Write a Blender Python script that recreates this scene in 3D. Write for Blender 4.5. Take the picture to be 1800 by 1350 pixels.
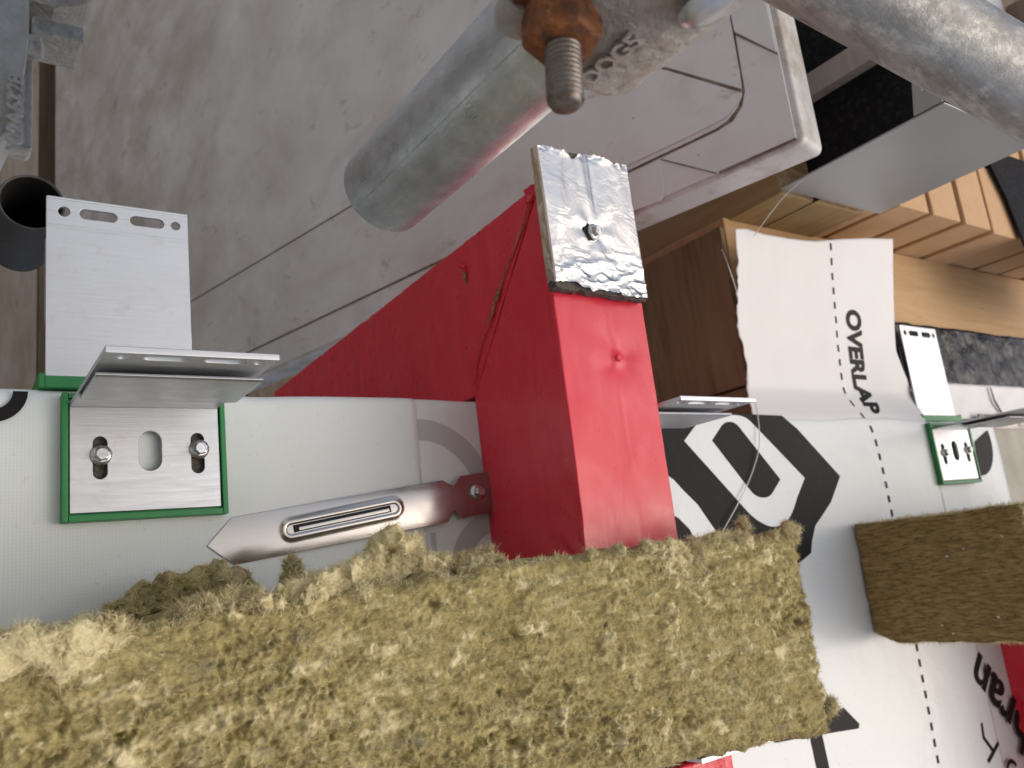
import bpy, bmesh, math, random
import numpy as np
from mathutils import Vector, Matrix

# ---------------------------------------------------------------- frame
# Everything is laid out in millimetres on the facade: u = height (world Z),
# v = along the wall (world X), n = out of the wall face (world Y).
SC = bpy.context.scene
COL = SC.collection
for o in list(bpy.data.objects):
    bpy.data.objects.remove(o)
random.seed(7)
RNG = np.random.default_rng(11)


def W(u, v, n):
    return Vector((v, n, u)) * 0.001


def WA(uvn):                                   # (N,3) array of u,v,n -> world metres
    a = np.asarray(uvn, dtype=float)
    return a[:, [1, 2, 0]] * 0.001


# ---------------------------------------------------------------- camera
cam_d = bpy.data.cameras.new('camera')
cam = bpy.data.objects.new('camera', cam_d)
COL.objects.link(cam)
R_ = [[0.82197027, -0.11455341, 0.55789102], [-0.0306214, 0.96925727, 0.24413658], [-0.56870661, -0.21775642, 0.79319288]]
ax = [Vector((r[1], r[2], r[0])) for r in R_]
cp = W(-376.3, -144.3, 580.4)
cam.matrix_world = Matrix(((ax[0].x, ax[1].x, ax[2].x, cp.x), (ax[0].y, ax[1].y, ax[2].y, cp.y),
                           (ax[0].z, ax[1].z, ax[2].z, cp.z), (0, 0, 0, 1)))
cam_d.sensor_width = 9.8
cam_d.lens = 1479.0 / 1800 * 9.8
cam_d.clip_start = 0.02
cam_d.clip_end = 3000
cam_d.dof.use_dof = True
cam_d.dof.focus_distance = 0.49
cam_d.dof.aperture_fstop = cam_d.lens / 2.0
SC.camera = cam

# ---------------------------------------------------------------- light
SUN = Vector((-0.13, 0.68, 0.70)).normalized()          # towards the sun (x=v, y=n, z=up)
elev = math.asin(SUN.z)
azim = math.atan2(SUN.x, SUN.y)
world = bpy.data.worlds.new('World')
SC.world = world
world.use_nodes = True
wt = world.node_tree
wt.nodes.clear()
sky = wt.nodes.new('ShaderNodeTexSky')
sky.sky_type = 'NISHITA'
sky.sun_disc = False
sky.sun_elevation = elev
sky.sun_rotation = azim
sky.dust_density = 3.5
sky.air_density = 1.0
sky.ozone_density = 1.0
bg = wt.nodes.new('ShaderNodeBackground')
bg.inputs['Strength'].default_value = 0.15
wo = wt.nodes.new('ShaderNodeOutputWorld')
wt.links.new(sky.outputs[0], bg.inputs[0])
wt.links.new(bg.outputs[0], wo.inputs[0])
sd = bpy.data.lights.new('sun', 'SUN')
sd.energy = 0.7
sd.angle = math.radians(50)
sd.color = (1.0, 0.93, 0.82)
sun = bpy.data.objects.new('sun', sd)
COL.objects.link(sun)
sun.rotation_euler = SUN.to_track_quat('Z', 'Y').to_euler()
sun.location = (0.5, 3, 3)
SC.view_settings.view_transform = 'Standard'
SC.view_settings.look = 'None'
SC.view_settings.gamma = 1
SC.view_settings.exposure = 0.05
SC.render.engine = 'CYCLES'


# ---------------------------------------------------------------- materials
def ramp(nt, src, c0, c1, p0=0.35, p1=0.65):
    r = nt.nodes.new('ShaderNodeValToRGB')
    r.color_ramp.elements[0].position = p0
    r.color_ramp.elements[1].position = p1
    r.color_ramp.elements[0].color = (*c0, 1)
    r.color_ramp.elements[1].color = (*c1, 1)
    nt.links.new(src, r.inputs[0])
    return r.outputs[0]


class Mat:
    """Procedural material in object space (metres)."""
    def __init__(s, name, col, rough=0.5, metal=0.0, spec=0.5):
        s.m = bpy.data.materials.new(name)
        s.m.use_nodes = True
        s.nt = s.m.node_tree
        s.b = s.nt.nodes['Principled BSDF']
        s.tc = s.nt.nodes.new('ShaderNodeTexCoord')
        s.b.inputs['Roughness'].default_value = rough
        s.b.inputs['Metallic'].default_value = metal
        s.b.inputs['Specular IOR Level'].default_value = spec
        rgb = s.nt.nodes.new('ShaderNodeRGB')
        rgb.outputs[0].default_value = (*col, 1)
        s.c = rgb.outputs[0]
        s.nrm = None
        s.link(s.c, 'Base Color')

    def link(s, out, inp):
        s.nt.links.new(out, s.b.inputs[inp])

    def coords(s, scale=(1, 1, 1), rot=(0, 0, 0)):
        mp = s.nt.nodes.new('ShaderNodeMapping')
        mp.inputs['Scale'].default_value = scale
        mp.inputs['Rotation'].default_value = rot
        s.nt.links.new(s.tc.outputs['Object'], mp.inputs[0])
        return mp.outputs[0]

    def noise(s, scale, detail=4, rough=0.55, stretch=(1, 1, 1), rot=(0, 0, 0), dist=0.0):
        n = s.nt.nodes.new('ShaderNodeTexNoise')
        n.inputs['Scale'].default_value = scale
        n.inputs['Detail'].default_value = detail
        n.inputs['Roughness'].default_value = rough
        n.inputs['Distortion'].default_value = dist
        s.nt.links.new(s.coords(stretch, rot), n.inputs['Vector'])
        return n.outputs[0]

    def mixc(s, fac, col, mode='MIX'):
        mx = s.nt.nodes.new('ShaderNodeMix')
        mx.data_type = 'RGBA'
        mx.blend_type = mode
        if isinstance(fac, float):
            mx.inputs[0].default_value = fac
        else:
            s.nt.links.new(fac, mx.inputs[0])
        s.nt.links.new(s.c, mx.inputs[6])
        if isinstance(col, tuple):
            mx.inputs[7].default_value = (*col, 1)
        else:
            s.nt.links.new(col, mx.inputs[7])
        s.c = mx.outputs[2]
        s.link(s.c, 'Base Color')
        return s

    def mask(s, src, p0, p1, top=1.0):
        return ramp(s.nt, src, (0, 0, 0), (top, top, top), p0, p1)

    def bump(s, src, strength, dist):
        b = s.nt.nodes.new('ShaderNodeBump')
        b.inputs['Strength'].default_value = strength
        b.inputs['Distance'].default_value = dist
        s.nt.links.new(src, b.inputs['Height'])
        if s.nrm is not None:
            s.nt.links.new(s.nrm, b.inputs['Normal'])
        s.nrm = b.outputs[0]
        s.link(s.nrm, 'Normal')
        return s

    def roughvar(s, src, r0, r1, p0=0.3, p1=0.7):
        s.link(ramp(s.nt, src, (r0,) * 3, (r1,) * 3, p0, p1), 'Roughness')
        return s


MT = {}


def mats():
    # mill finish aluminium: fine drawing lines along the extrusion (u = object Z)
    a = Mat('mill_aluminium', (0.60, 0.62, 0.65), 0.34, 1.0)
    lines = a.noise(900, 3, 0.6, (1, 1, 0.03))
    a.mixc(a.mask(a.noise(45, 4, 0.6, (1, 1, 0.3)), 0.42, 0.75, 0.35), (0.55, 0.55, 0.56))
    a.mixc(a.mask(a.noise(55, 5, 0.7), 0.58, 0.70, 0.40), (0.46, 0.42, 0.36))
    a.mixc(a.mask(a.noise(380, 5, 0.8), 0.66, 0.70, 0.5), (0.34, 0.30, 0.26))
    a.mixc(a.mask(a.noise(700, 4, 0.65, (1, 1, 0.02)), 0.40, 0.66, 0.28), (0.54, 0.55, 0.57))
    a.bump(lines, 0.25, 0.0004)
    a.roughvar(a.noise(400, 4, 0.6, (1, 1, 0.08)), 0.40, 0.58)
    MT['alu'] = a.m
    s = Mat('zinc_screw_steel', (0.62, 0.63, 0.64), 0.28, 1.0)
    s.mixc(s.mask(s.noise(500, 3), 0.5, 0.7, 0.5), (0.35, 0.35, 0.36))
    MT['screw'] = s.m
    st = Mat('stainless_blade', (0.36, 0.34, 0.32), 0.2, 1.0)
    st.mixc(st.mask(st.noise(18, 4, 0.5), 0.35, 0.8, 0.3), (0.36, 0.33, 0.30))
    st.bump(st.noise(11, 1, 0.4, (1, 1, 0.6)), 0.06, 0.006)
    st.bump(st.noise(700, 3, 0.6, (1, 1, 0.05), (0, 0, 0)), 0.05, 0.0003)
    st.roughvar(st.noise(60, 3), 0.15, 0.22)
    MT['blade'] = st.m
    g = Mat('green_plastic', (0.016, 0.215, 0.055), 0.42)
    g.mixc(g.mask(g.noise(120, 4), 0.45, 0.75, 0.4), (0.03, 0.26, 0.085))
    g.bump(g.noise(900, 2), 0.06, 0.0003)
    MT['green'] = g.m

    # woven breather membrane (fine plain weave in u and v)
    m = Mat('woven_membrane', (0.68, 0.735, 0.735), 0.60, spec=0.35)
    w1 = m.nt.nodes.new('ShaderNodeTexWave')
    w1.wave_type = 'BANDS'
    w1.bands_direction = 'X'
    w1.inputs['Scale'].default_value = 2 * math.pi / 20 / 0.0022
    w2 = m.nt.nodes.new('ShaderNodeTexWave')
    w2.wave_type = 'BANDS'
    w2.bands_direction = 'Z'
    w2.inputs['Scale'].default_value = 2 * math.pi / 20 / 0.0020
    for wv in (w1, w2):
        wv.inputs['Distortion'].default_value = 0.15
        wv.inputs['Detail'].default_value = 1
        m.nt.links.new(m.tc.outputs['Object'], wv.inputs[0])
    mul = m.nt.nodes.new('ShaderNodeMath')
    mul.operation = 'MULTIPLY'
    m.nt.links.new(w1.outputs[1], mul.inputs[0])
    m.nt.links.new(w2.outputs[1], mul.inputs[1])
    m.mixc(m.mask(mul.outputs[0], 0.0, 0.5, 0.6), (0.73, 0.78, 0.78))
    m.mixc(m.mask(m.noise(9, 3), 0.4, 0.7, 0.35), (0.63, 0.67, 0.66))
    m.mixc(m.mask(m.noise(260, 3), 0.66, 0.72, 0.25), (0.42, 0.42, 0.38))
    m.bump(mul.outputs[0], 0.20, 0.0004)
    m.bump(m.noise(14, 3), 0.5, 0.006)
    MT['woven'] = m.m
    mw = Mat('smooth_membrane', (0.67, 0.71, 0.72), 0.33, spec=0.5)
    mw.mixc(mw.mask(mw.noise(12, 4), 0.42, 0.7, 0.4), (0.66, 0.69, 0.70))
    mw.mixc(mw.mask(mw.noise(160, 4, 0.7), 0.62, 0.70, 0.35), (0.45, 0.44, 0.41))
    mw.bump(mw.noise(9, 3, 0.5), 0.35, 0.008)
    mw.bump(mw.noise(22, 4, 0.55, (1, 1, 1), dist=0.8), 0.30, 0.004)
    mw.bump(mw.noise(1400, 2), 0.05, 0.0002)
    MT['memb'] = mw.m
    fm = Mat('flap_membrane', (0.74, 0.735, 0.735), 0.45, spec=0.4)
    fm.mixc(fm.mask(fm.noise(14, 4), 0.4, 0.7, 0.4), (0.69, 0.68, 0.68))
    fm.bump(fm.noise(16, 4, 0.55), 0.3, 0.005)
    fm.bump(fm.noise(1400, 2), 0.06, 0.0002)
    MT['flap'] = fm.m
    k = Mat('black_print', (0.014, 0.013, 0.014), 0.55, spec=0.12)
    k.mixc(k.mask(k.noise(60, 5, 0.7), 0.55, 0.75, 0.5), (0.028, 0.026, 0.026))
    k.bump(k.noise(9, 3, 0.5), 0.35, 0.008)
    k.bump(k.noise(1400, 2), 0.06, 0.0002)
    MT['print'] = k.m
    fp = Mat('faint_print', (0.44, 0.46, 0.465), 0.6, spec=0.3)
    fp.bump(fp.noise(1200, 2), 0.06, 0.0003)
    MT['faint'] = fp.m

    # red film
    r = Mat('red_film', (0.72, 0.026, 0.052), 0.30, spec=0.5)
    r.mixc(r.mask(r.noise(16, 4), 0.35, 0.7, 0.6), (0.76, 0.040, 0.068))
    r.mixc(r.mask(r.noise(420, 4, 0.7), 0.70, 0.74, 0.25), (0.25, 0.03, 0.03))
    r.bump(r.noise(16, 3, 0.5, (0.5, 1.0, 1.0), dist=1.2), 0.22, 0.005)
    r.bump(r.noise(70, 4, 0.6, (0.22, 1, 1), (0, 0, 0.2), dist=0.8), 0.16, 0.0012)
    r.bump(r.noise(700, 3, 0.6), 0.06, 0.0003)
    r.roughvar(r.noise(50, 4), 0.24, 0.42)
    r.b.inputs['Coat Weight'].default_value = 0.12
    r.b.inputs['Coat Roughness'].default_value = 0.22
    MT['red'] = r.m
    rr = Mat('red_film_wrinkled', (0.74, 0.024, 0.05), 0.26, spec=0.5)
    rr.bump(rr.noise(55, 4, 0.6, (0.5, 1, 1.2), dist=1.0), 0.7, 0.006)
    MT['red_w'] = rr.m

    # stone wool
    w = Mat('stone_wool', (0.48, 0.40, 0.175), 0.95, spec=0.1)
    at = w.nt.nodes.new('ShaderNodeAttribute')
    at.attribute_name = 'tint'
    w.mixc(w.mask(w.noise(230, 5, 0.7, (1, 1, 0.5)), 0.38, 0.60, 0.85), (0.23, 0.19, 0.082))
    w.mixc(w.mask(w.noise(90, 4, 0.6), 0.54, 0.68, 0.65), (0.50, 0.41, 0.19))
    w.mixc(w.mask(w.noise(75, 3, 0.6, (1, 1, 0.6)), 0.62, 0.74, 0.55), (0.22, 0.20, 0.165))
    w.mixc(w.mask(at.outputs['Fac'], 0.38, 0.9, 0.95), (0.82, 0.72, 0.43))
    w.mixc(w.mask(w.noise(320, 3, 0.6), 0.73, 0.77, 0.7), (0.10, 0.085, 0.06))
    w.bump(w.noise(700, 4, 0.7, (1, 1, 0.5)), 0.9, 0.0018)
    MT['wool'] = w.m
    wf = Mat('wool_fibre', (0.34, 0.28, 0.12), 0.8, spec=0.2)
    at = wf.nt.nodes.new('ShaderNodeAttribute')
    at.attribute_name = 'tint'
    wf.mixc(wf.mask(at.outputs['Fac'], 0.1, 0.8), (0.80, 0.705, 0.43))
    wf.b.inputs['Transmission Weight'].default_value = 0.0
    MT['fibre'] = wf.m
    wd = Mat('dense_wool', (0.36, 0.285, 0.12), 0.95, spec=0.1)
    wd.mixc(wd.mask(wd.noise(420, 5, 0.7, (1.0, 0.18, 1.0)), 0.40, 0.62, 0.95), (0.13, 0.095, 0.035))
    wd.mixc(wd.mask(wd.noise(130, 4, 0.6, (1, 0.4, 1)), 0.58, 0.70, 0.5), (0.40, 0.30, 0.13))
    wd.bump(wd.noise(500, 5, 0.7, (1.0, 0.15, 1.0)), 0.7, 0.0016)
    MT['wool_d'] = wd.m

    # foil
    f = Mat('aluminium_foil', (0.80, 0.745, 0.655), 0.2, 1.0)
    f.bump(f.noise(40, 5, 0.6, (1, 1, 1), dist=0.8), 0.28, 0.003)
    f.bump(f.noise(420, 4, 0.6), 0.12, 0.0005)
    f.roughvar(f.noise(200, 4), 0.13, 0.26)
    MT['foil'] = f.m
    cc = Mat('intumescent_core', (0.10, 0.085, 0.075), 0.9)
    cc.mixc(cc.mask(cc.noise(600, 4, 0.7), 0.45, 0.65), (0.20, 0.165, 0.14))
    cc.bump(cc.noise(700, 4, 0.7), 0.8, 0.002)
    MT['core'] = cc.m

    # galvanised steel
    z = Mat('galvanised_tube', (0.44, 0.47, 0.50), 0.38, 0.7)
    z.mixc(z.mask(z.noise(75, 5, 0.65), 0.40, 0.62, 0.75), (0.58, 0.61, 0.63))
    z.mixc(z.mask(z.noise(26, 6, 0.65, (1, 0.35, 1)), 0.52, 0.70, 0.7), (0.30, 0.30, 0.295))
    z.mixc(z.mask(z.noise(330, 5, 0.75), 0.64, 0.70, 0.6), (0.12, 0.11, 0.10))
    z.bump(z.noise(160, 5, 0.7, (1, 0.5, 1)), 0.35, 0.0015)
    z.roughvar(z.noise(70, 5), 0.26, 0.46)
    MT['galv'] = z.m
    z2 = Mat('weathered_tube', (0.38, 0.375, 0.36), 0.5, 0.7)
    z2.mixc(z2.mask(z2.noise(60, 5, 0.7, (0.6, 1, 0.25)), 0.40, 0.62, 0.8), (0.21, 0.205, 0.195))
    z2.mixc(z2.mask(z2.noise(110, 6, 0.75, (1, 1, 0.4)), 0.50, 0.64, 0.75), (0.56, 0.55, 0.51))
    z2.mixc(z2.mask(z2.noise(700, 4, 0.75), 0.64, 0.70, 0.7), (0.62, 0.61, 0.57))
    z2.bump(z2.noise(420, 5, 0.75), 0.35, 0.0012)
    z2.roughvar(z2.noise(200, 5), 0.35, 0.65)
    MT['galv_old'] = z2.m
    cs = Mat('cast_coupler', (0.50, 0.48, 0.45), 0.42, 0.9)
    cs.mixc(cs.mask(cs.noise(90, 5, 0.7), 0.42, 0.66, 0.7), (0.36, 0.30, 0.23))
    cs.mixc(cs.mask(cs.noise(500, 4, 0.7), 0.58, 0.68, 0.6), (0.68, 0.66, 0.62))
    cs.bump(cs.noise(220, 6, 0.75), 1.0, 0.004)
    MT['cast'] = cs.m
    c2 = Mat('forged_coupler', (0.46, 0.47, 0.465), 0.28, 1.0)
    c2.mixc(c2.mask(c2.noise(160, 5, 0.7), 0.42, 0.62, 0.5), (0.30, 0.29, 0.27))
    c2.bump(c2.noise(200, 6, 0.75), 1.0, 0.006)
    MT['forged'] = c2.m
    ru = Mat('rusty_nut', (0.24, 0.085, 0.026), 0.6, 0.4)
    ru.mixc(ru.mask(ru.noise(180, 5, 0.7), 0.42, 0.60, 0.9), (0.085, 0.045, 0.028))
    ru.mixc(ru.mask(ru.noise(120, 4, 0.6), 0.54, 0.66, 0.85), (0.46, 0.19, 0.045))
    ru.bump(ru.noise(500, 5, 0.7), 0.6, 0.001)
    MT['rust'] = ru.m
    bo = Mat('bolt_thread', (0.20, 0.185, 0.17), 0.45, 0.85)
    bo.mixc(bo.mask(bo.noise(150, 4, 0.7), 0.48, 0.66, 0.7), (0.12, 0.07, 0.04))
    bo.bump(bo.noise(600, 4), 0.3, 0.0006)
    MT['bolt'] = bo.m
    td = Mat('dark_tube', (0.07, 0.07, 0.075), 0.6, 0.3)
    td.mixc(td.mask(td.noise(60, 5, 0.7), 0.45, 0.65, 0.6), (0.04, 0.038, 0.036))
    MT['tube_dark'] = td.m
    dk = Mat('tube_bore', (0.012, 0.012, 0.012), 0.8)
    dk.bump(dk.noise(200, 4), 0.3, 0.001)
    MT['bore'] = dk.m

    # canopy pvc, dirty
    c = Mat('dirty_white_pvc', (0.78, 0.785, 0.78), 0.50, spec=0.4)
    c.mixc(c.mask(c.noise(4, 5, 0.6), 0.40, 0.70, 0.7), (0.57, 0.55, 0.53))
    c.mixc(c.mask(c.noise(6, 5, 0.62, (1, 0.7, 1), dist=0.4), 0.48, 0.74, 0.55), (0.40, 0.35, 0.29))
    c.mixc(c.mask(c.noise(26, 5, 0.7, (1.0, 0.5, 1), dist=0.5), 0.60, 0.72, 0.6), (0.32, 0.24, 0.15))
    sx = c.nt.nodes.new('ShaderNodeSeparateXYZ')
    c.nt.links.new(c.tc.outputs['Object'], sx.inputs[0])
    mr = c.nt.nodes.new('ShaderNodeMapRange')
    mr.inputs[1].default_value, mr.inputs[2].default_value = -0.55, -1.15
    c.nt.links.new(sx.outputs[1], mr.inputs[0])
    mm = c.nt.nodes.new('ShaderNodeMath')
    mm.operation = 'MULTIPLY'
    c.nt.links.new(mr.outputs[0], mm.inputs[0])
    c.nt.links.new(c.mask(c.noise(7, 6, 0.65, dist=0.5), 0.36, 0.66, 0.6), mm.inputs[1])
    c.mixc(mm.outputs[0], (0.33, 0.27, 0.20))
    c.mixc(c.mask(c.noise(120, 3, 0.6), 0.73, 0.76, 0.6), (0.18, 0.14, 0.10))
    c.bump(c.noise(9, 3, 0.5), 0.25, 0.008)
    c.bump(c.noise(200, 4), 0.08, 0.0008)
    MT['pvc'] = c.m
    c = Mat('white_pvc_edge', (0.66, 0.65, 0.635), 0.42)
    c.mixc(c.mask(c.noise(22, 6, 0.7), 0.48, 0.66, 0.75), (0.38, 0.31, 0.22))
    c.bump(c.noise(60, 4), 0.2, 0.001)
    MT['pvc_edge'] = c.m
    d = Mat('dirt_line', (0.15, 0.115, 0.08), 0.9)
    d.mixc(d.mask(d.noise(90, 5, 0.7), 0.45, 0.6), (0.28, 0.23, 0.18))
    MT['dirt'] = d.m
    fl = Mat('grey_coated_metal', (0.33, 0.34, 0.345), 0.34, 0.35)
    fl.mixc(fl.mask(fl.noise(12, 4), 0.4, 0.7, 0.4), (0.38, 0.385, 0.39))
    fl.bump(fl.noise(18, 3), 0.1, 0.004)
    MT['flash'] = fl.m
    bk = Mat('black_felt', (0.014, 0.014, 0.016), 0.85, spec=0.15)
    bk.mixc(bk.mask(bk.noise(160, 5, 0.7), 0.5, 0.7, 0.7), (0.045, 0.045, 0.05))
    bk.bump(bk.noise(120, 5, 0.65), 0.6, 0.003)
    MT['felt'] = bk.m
    bp = Mat('black_plastic', (0.010, 0.010, 0.012), 0.3, spec=0.25)
    bp.bump(bp.noise(45, 4, 0.6, (0.5, 1, 1), dist=0.6), 0.6, 0.008)
    MT['dpc'] = bp.m
    si = Mat('silver_sheet', (0.36, 0.33, 0.30), 0.3, 0.6)
    si.bump(si.noise(40, 4, 0.6, dist=1.0), 0.8, 0.008)
    MT['silver'] = si.m

    def wood(name, c0, c1, c2, grain):
        q = Mat(name, c0, 0.65, spec=0.3)
        q.mixc(q.mask(q.noise(95, 5, 0.65, grain, dist=0.6), 0.40, 0.64, 0.85), c1)
        q.mixc(q.mask(q.noise(13, 4, 0.6, tuple(min(1, g * 4) for g in grain)), 0.50, 0.72, 0.7), c2)
        q.mixc(q.mask(q.noise(60, 3, 0.6, tuple(min(1, g * 3) for g in grain)), 0.66, 0.74, 0.5), (0.10, 0.055, 0.025))
        q.bump(q.noise(210, 4, 0.6, grain), 0.25, 0.0012)
        return q.m
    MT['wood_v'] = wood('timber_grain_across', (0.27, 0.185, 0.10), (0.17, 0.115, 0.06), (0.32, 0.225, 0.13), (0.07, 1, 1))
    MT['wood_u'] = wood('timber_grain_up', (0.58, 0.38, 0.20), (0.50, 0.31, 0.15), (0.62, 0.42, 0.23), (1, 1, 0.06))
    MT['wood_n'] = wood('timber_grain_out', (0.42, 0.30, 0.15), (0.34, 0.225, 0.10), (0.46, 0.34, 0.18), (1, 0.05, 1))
    MT['wood_old'] = wood('old_plank', (0.26, 0.20, 0.15), (0.18, 0.125, 0.085), (0.34, 0.29, 0.25), (0.05, 1, 1))
    MT['wood_pale'] = wood('painted_plank', (0.44, 0.39, 0.35), (0.36, 0.30, 0.25), (0.30, 0.22, 0.16), (0.08, 1, 1))
    eg = Mat('end_grain', (0.46, 0.34, 0.20), 0.8)
    eg.mixc(eg.mask(eg.noise(55, 2, 0.5, (1, 1, 0.35), dist=3.0), 0.45, 0.56), (0.34, 0.22, 0.11))
    eg.bump(eg.noise(400, 4), 0.4, 0.001)
    MT['endgrain'] = eg.m
    b = Mat('buff_brick', (0.60, 0.38, 0.21), 0.85, spec=0.25)
    b.mixc(b.mask(b.noise(40, 5, 0.65), 0.42, 0.68, 0.7), (0.66, 0.43, 0.25))
    b.mixc(b.mask(b.noise(150, 4, 0.7), 0.60, 0.72, 0.5), (0.46, 0.26, 0.13))
    b.bump(b.noise(500, 5, 0.7), 0.5, 0.0014)
    MT['brick'] = b.m
    mo = Mat('mortar', (0.16, 0.12, 0.085), 0.95)
    mo.bump(mo.noise(500, 4), 0.6, 0.001)
    MT['mortar'] = mo.m
    gr = Mat('gravel_ground', (0.50, 0.485, 0.46), 0.95)
    gr.mixc(gr.mask(gr.noise(3, 6, 0.7), 0.4, 0.65), (0.42, 0.405, 0.385))
    gr.bump(gr.noise(40, 5), 0.6, 0.02)
    MT['ground'] = gr.m
    bo = Mat('sheathing_board', (0.45, 0.42, 0.36), 0.8)
    bo.mixc(bo.mask(bo.noise(20, 5), 0.4, 0.65), (0.36, 0.33, 0.28))
    MT['board'] = bo.m
    gn = Mat('grey_green_board', (0.30, 0.335, 0.315), 0.7)
    gn.mixc(gn.mask(gn.noise(8, 4), 0.4, 0.7), (0.36, 0.39, 0.37))
    MT['greygreen'] = gn.m
    ny = Mat('clear_nylon', (0.75, 0.76, 0.76), 0.25)
    ny.mixc(ny.mask(ny.noise(60, 2), 0.4, 0.6, 0.5), (0.6, 0.6, 0.6))
    MT['nylon'] = ny.m


mats()


# ---------------------------------------------------------------- builders
def empty(name, u, v, n, label, cat, group=None):
    o = bpy.data.objects.new(name, None)
    COL.objects.link(o)
    o.empty_display_size = 0.02
    o.location = W(u, v, n)
    o['label'] = label
    o['category'] = cat
    if group:
        o['group'] = group
    return o


def tag(o, label=None, cat=None, group=None, kind=None):
    for k_, x in (('label', label), ('category', cat), ('group', group), ('kind', kind)):
        if x:
            o[k_] = x
    return o


def wpos(o):
    """world translation of an unrotated object in the parent chain"""
    p = Vector(o.location)
    if o.parent:
        p = p + o.matrix_parent_inverse.to_translation() + wpos(o.parent)
    return p


def link(name, me, mat, parent=None, smooth=True):
    o = bpy.data.objects.new(name, me)
    COL.objects.link(o)
    if mat is not None:
        me.materials.clear()
        me.materials.append(MT[mat] if isinstance(mat, str) else mat)
    if parent:
        o.parent = parent
        o.matrix_parent_inverse = Matrix.Translation(-wpos(parent))
    if smooth:
        me.polygons.foreach_set('use_smooth', np.ones(len(me.polygons), dtype=bool))
    return o


def fast(name, verts_world, faces):
    """verts (N,3) world, faces (M,k) int"""
    me = bpy.data.meshes.new(name)
    verts_world = np.asarray(verts_world, dtype=np.float32)
    faces = np.asarray(faces, dtype=np.int32)
    k_ = faces.shape[1]
    me.vertices.add(len(verts_world))
    me.vertices.foreach_set('co', verts_world.ravel())
    me.loops.add(faces.size)
    me.loops.foreach_set('vertex_index', faces.ravel())
    me.polygons.add(len(faces))
    me.polygons.foreach_set('loop_start', np.arange(0, faces.size, k_, dtype=np.int32))
    me.update(calc_edges=True)
    me.validate()
    return me


def fix_normals(me):
    bm = bmesh.new()
    bm.from_mesh(me)
    bmesh.ops.recalc_face_normals(bm, faces=bm.faces)
    bm.to_mesh(me)
    bm.free()


def pyd(name, pts_uvn, faces, mat, parent=None, smooth=False, bevel=0, segs=2, ang=40):
    me = bpy.data.meshes.new(name)
    me.from_pydata([W(*p) for p in pts_uvn], [], faces)
    fix_normals(me)
    o = link(name, me, mat, parent, smooth)
    if bevel:
        addbevel(o, bevel, segs, ang)
    return o


def addbevel(o, width, segs=2, ang=40):
    b = o.modifiers.new('bevel', 'BEVEL')
    b.width = width * 0.001
    b.segments = segs
    b.limit_method = 'ANGLE'
    b.angle_limit = math.radians(ang)
    o.data.polygons.foreach_set('use_smooth', np.ones(len(o.data.polygons), dtype=bool))
    w = o.modifiers.new('wn', 'WEIGHTED_NORMAL')
    w.keep_sharp = True
    return o


BOXF = [(0, 1, 3, 2), (4, 6, 7, 5), (0, 4, 5, 1), (2, 3, 7, 6), (0, 2, 6, 4), (1, 5, 7, 3)]


def box(name, u, v, n, mat, parent=None, bevel=1.0, segs=2):
    pts = [(a, b, c) for a in u for b in v for c in n]
    return pyd(name, pts, BOXF, mat, parent, bevel=bevel, segs=segs)


def prism(name, poly, axes, depth, mat, parent=None, bevel=1.0, segs=2):
    """poly: 2D points in axes e.g. 'un'; depth (d0,d1) along the remaining axis."""
    rest = [a for a in 'uvn' if a not in axes][0]
    pts = []
    for d in depth:
        for p in poly:
            q = {axes[0]: p[0], axes[1]: p[1], rest: d}
            pts.append((q['u'], q['v'], q['n']))
    m = len(poly)
    faces = [tuple(range(m)), tuple(range(2 * m - 1, m - 1, -1))] + [(i, (i + 1) % m, m + (i + 1) % m, m + i) for i in range(m)]
    return pyd(name, pts, faces, mat, parent, bevel=bevel, segs=segs)


def arr(m):
    a = np.empty(len(m.vertices) * 3)
    m.vertices.foreach_get('co', a)
    return a.reshape(-1, 3)


def plate_mesh(name, outer, holes, thick, fmap, bevel=0.0, res=2, sub=0):
    """outline with holes -> solid plate; fmap maps local (x,y,z mm) array to uvn array."""
    cu = bpy.data.curves.new('tmp', 'CURVE')
    cu.dimensions = '2D'
    cu.fill_mode = 'BOTH'
    cu.extrude = thick / 2 - bevel
    cu.bevel_depth = bevel
    cu.bevel_resolution = res
    cu.offset = -bevel
    for loop in [outer] + holes:
        sp = cu.splines.new('POLY')
        sp.points.add(len(loop) - 1)
        for i, p in enumerate(loop):
            sp.points[i].co = (p[0], p[1], 0, 1)
        sp.use_cyclic_u = True
    return curve_to_mesh(name, cu, fmap, sub)


def curve_to_mesh(name, cu, fmap, sub=0):
    t = bpy.data.objects.new('tmp', cu)
    COL.objects.link(t)
    dg = bpy.context.evaluated_depsgraph_get()
    dg.update()
    me = bpy.data.meshes.new_from_object(t.evaluated_get(dg))
    bpy.data.objects.remove(t)
    me.name = name
    if sub:
        bm = bmesh.new()
        bm.from_mesh(me)
        bmesh.ops.triangulate(bm, faces=bm.faces)
        for _ in range(sub):
            bmesh.ops.subdivide_edges(bm, edges=bm.edges, cuts=1, use_grid_fill=True)
        bm.to_mesh(me)
        bm.free()
    a = arr(me)
    q = WA(fmap(a))
    me.vertices.foreach_set('co', q.astype(np.float32).ravel())
    me.materials.clear()
    me.update()
    fix_normals(me)
    return me


def text_mesh(name, s, size, fmap, ext=0.05, bold=0.0, sub=0, bevel=0.0, space=1.0):
    cu = bpy.data.curves.new('tmp', 'FONT')
    cu.body = s
    cu.size = size
    cu.extrude = ext
    cu.offset = bold
    cu.bevel_depth = bevel
    cu.space_character = space
    cu.resolution_u = 4
    return curve_to_mesh(name, cu, fmap, sub)


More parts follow.
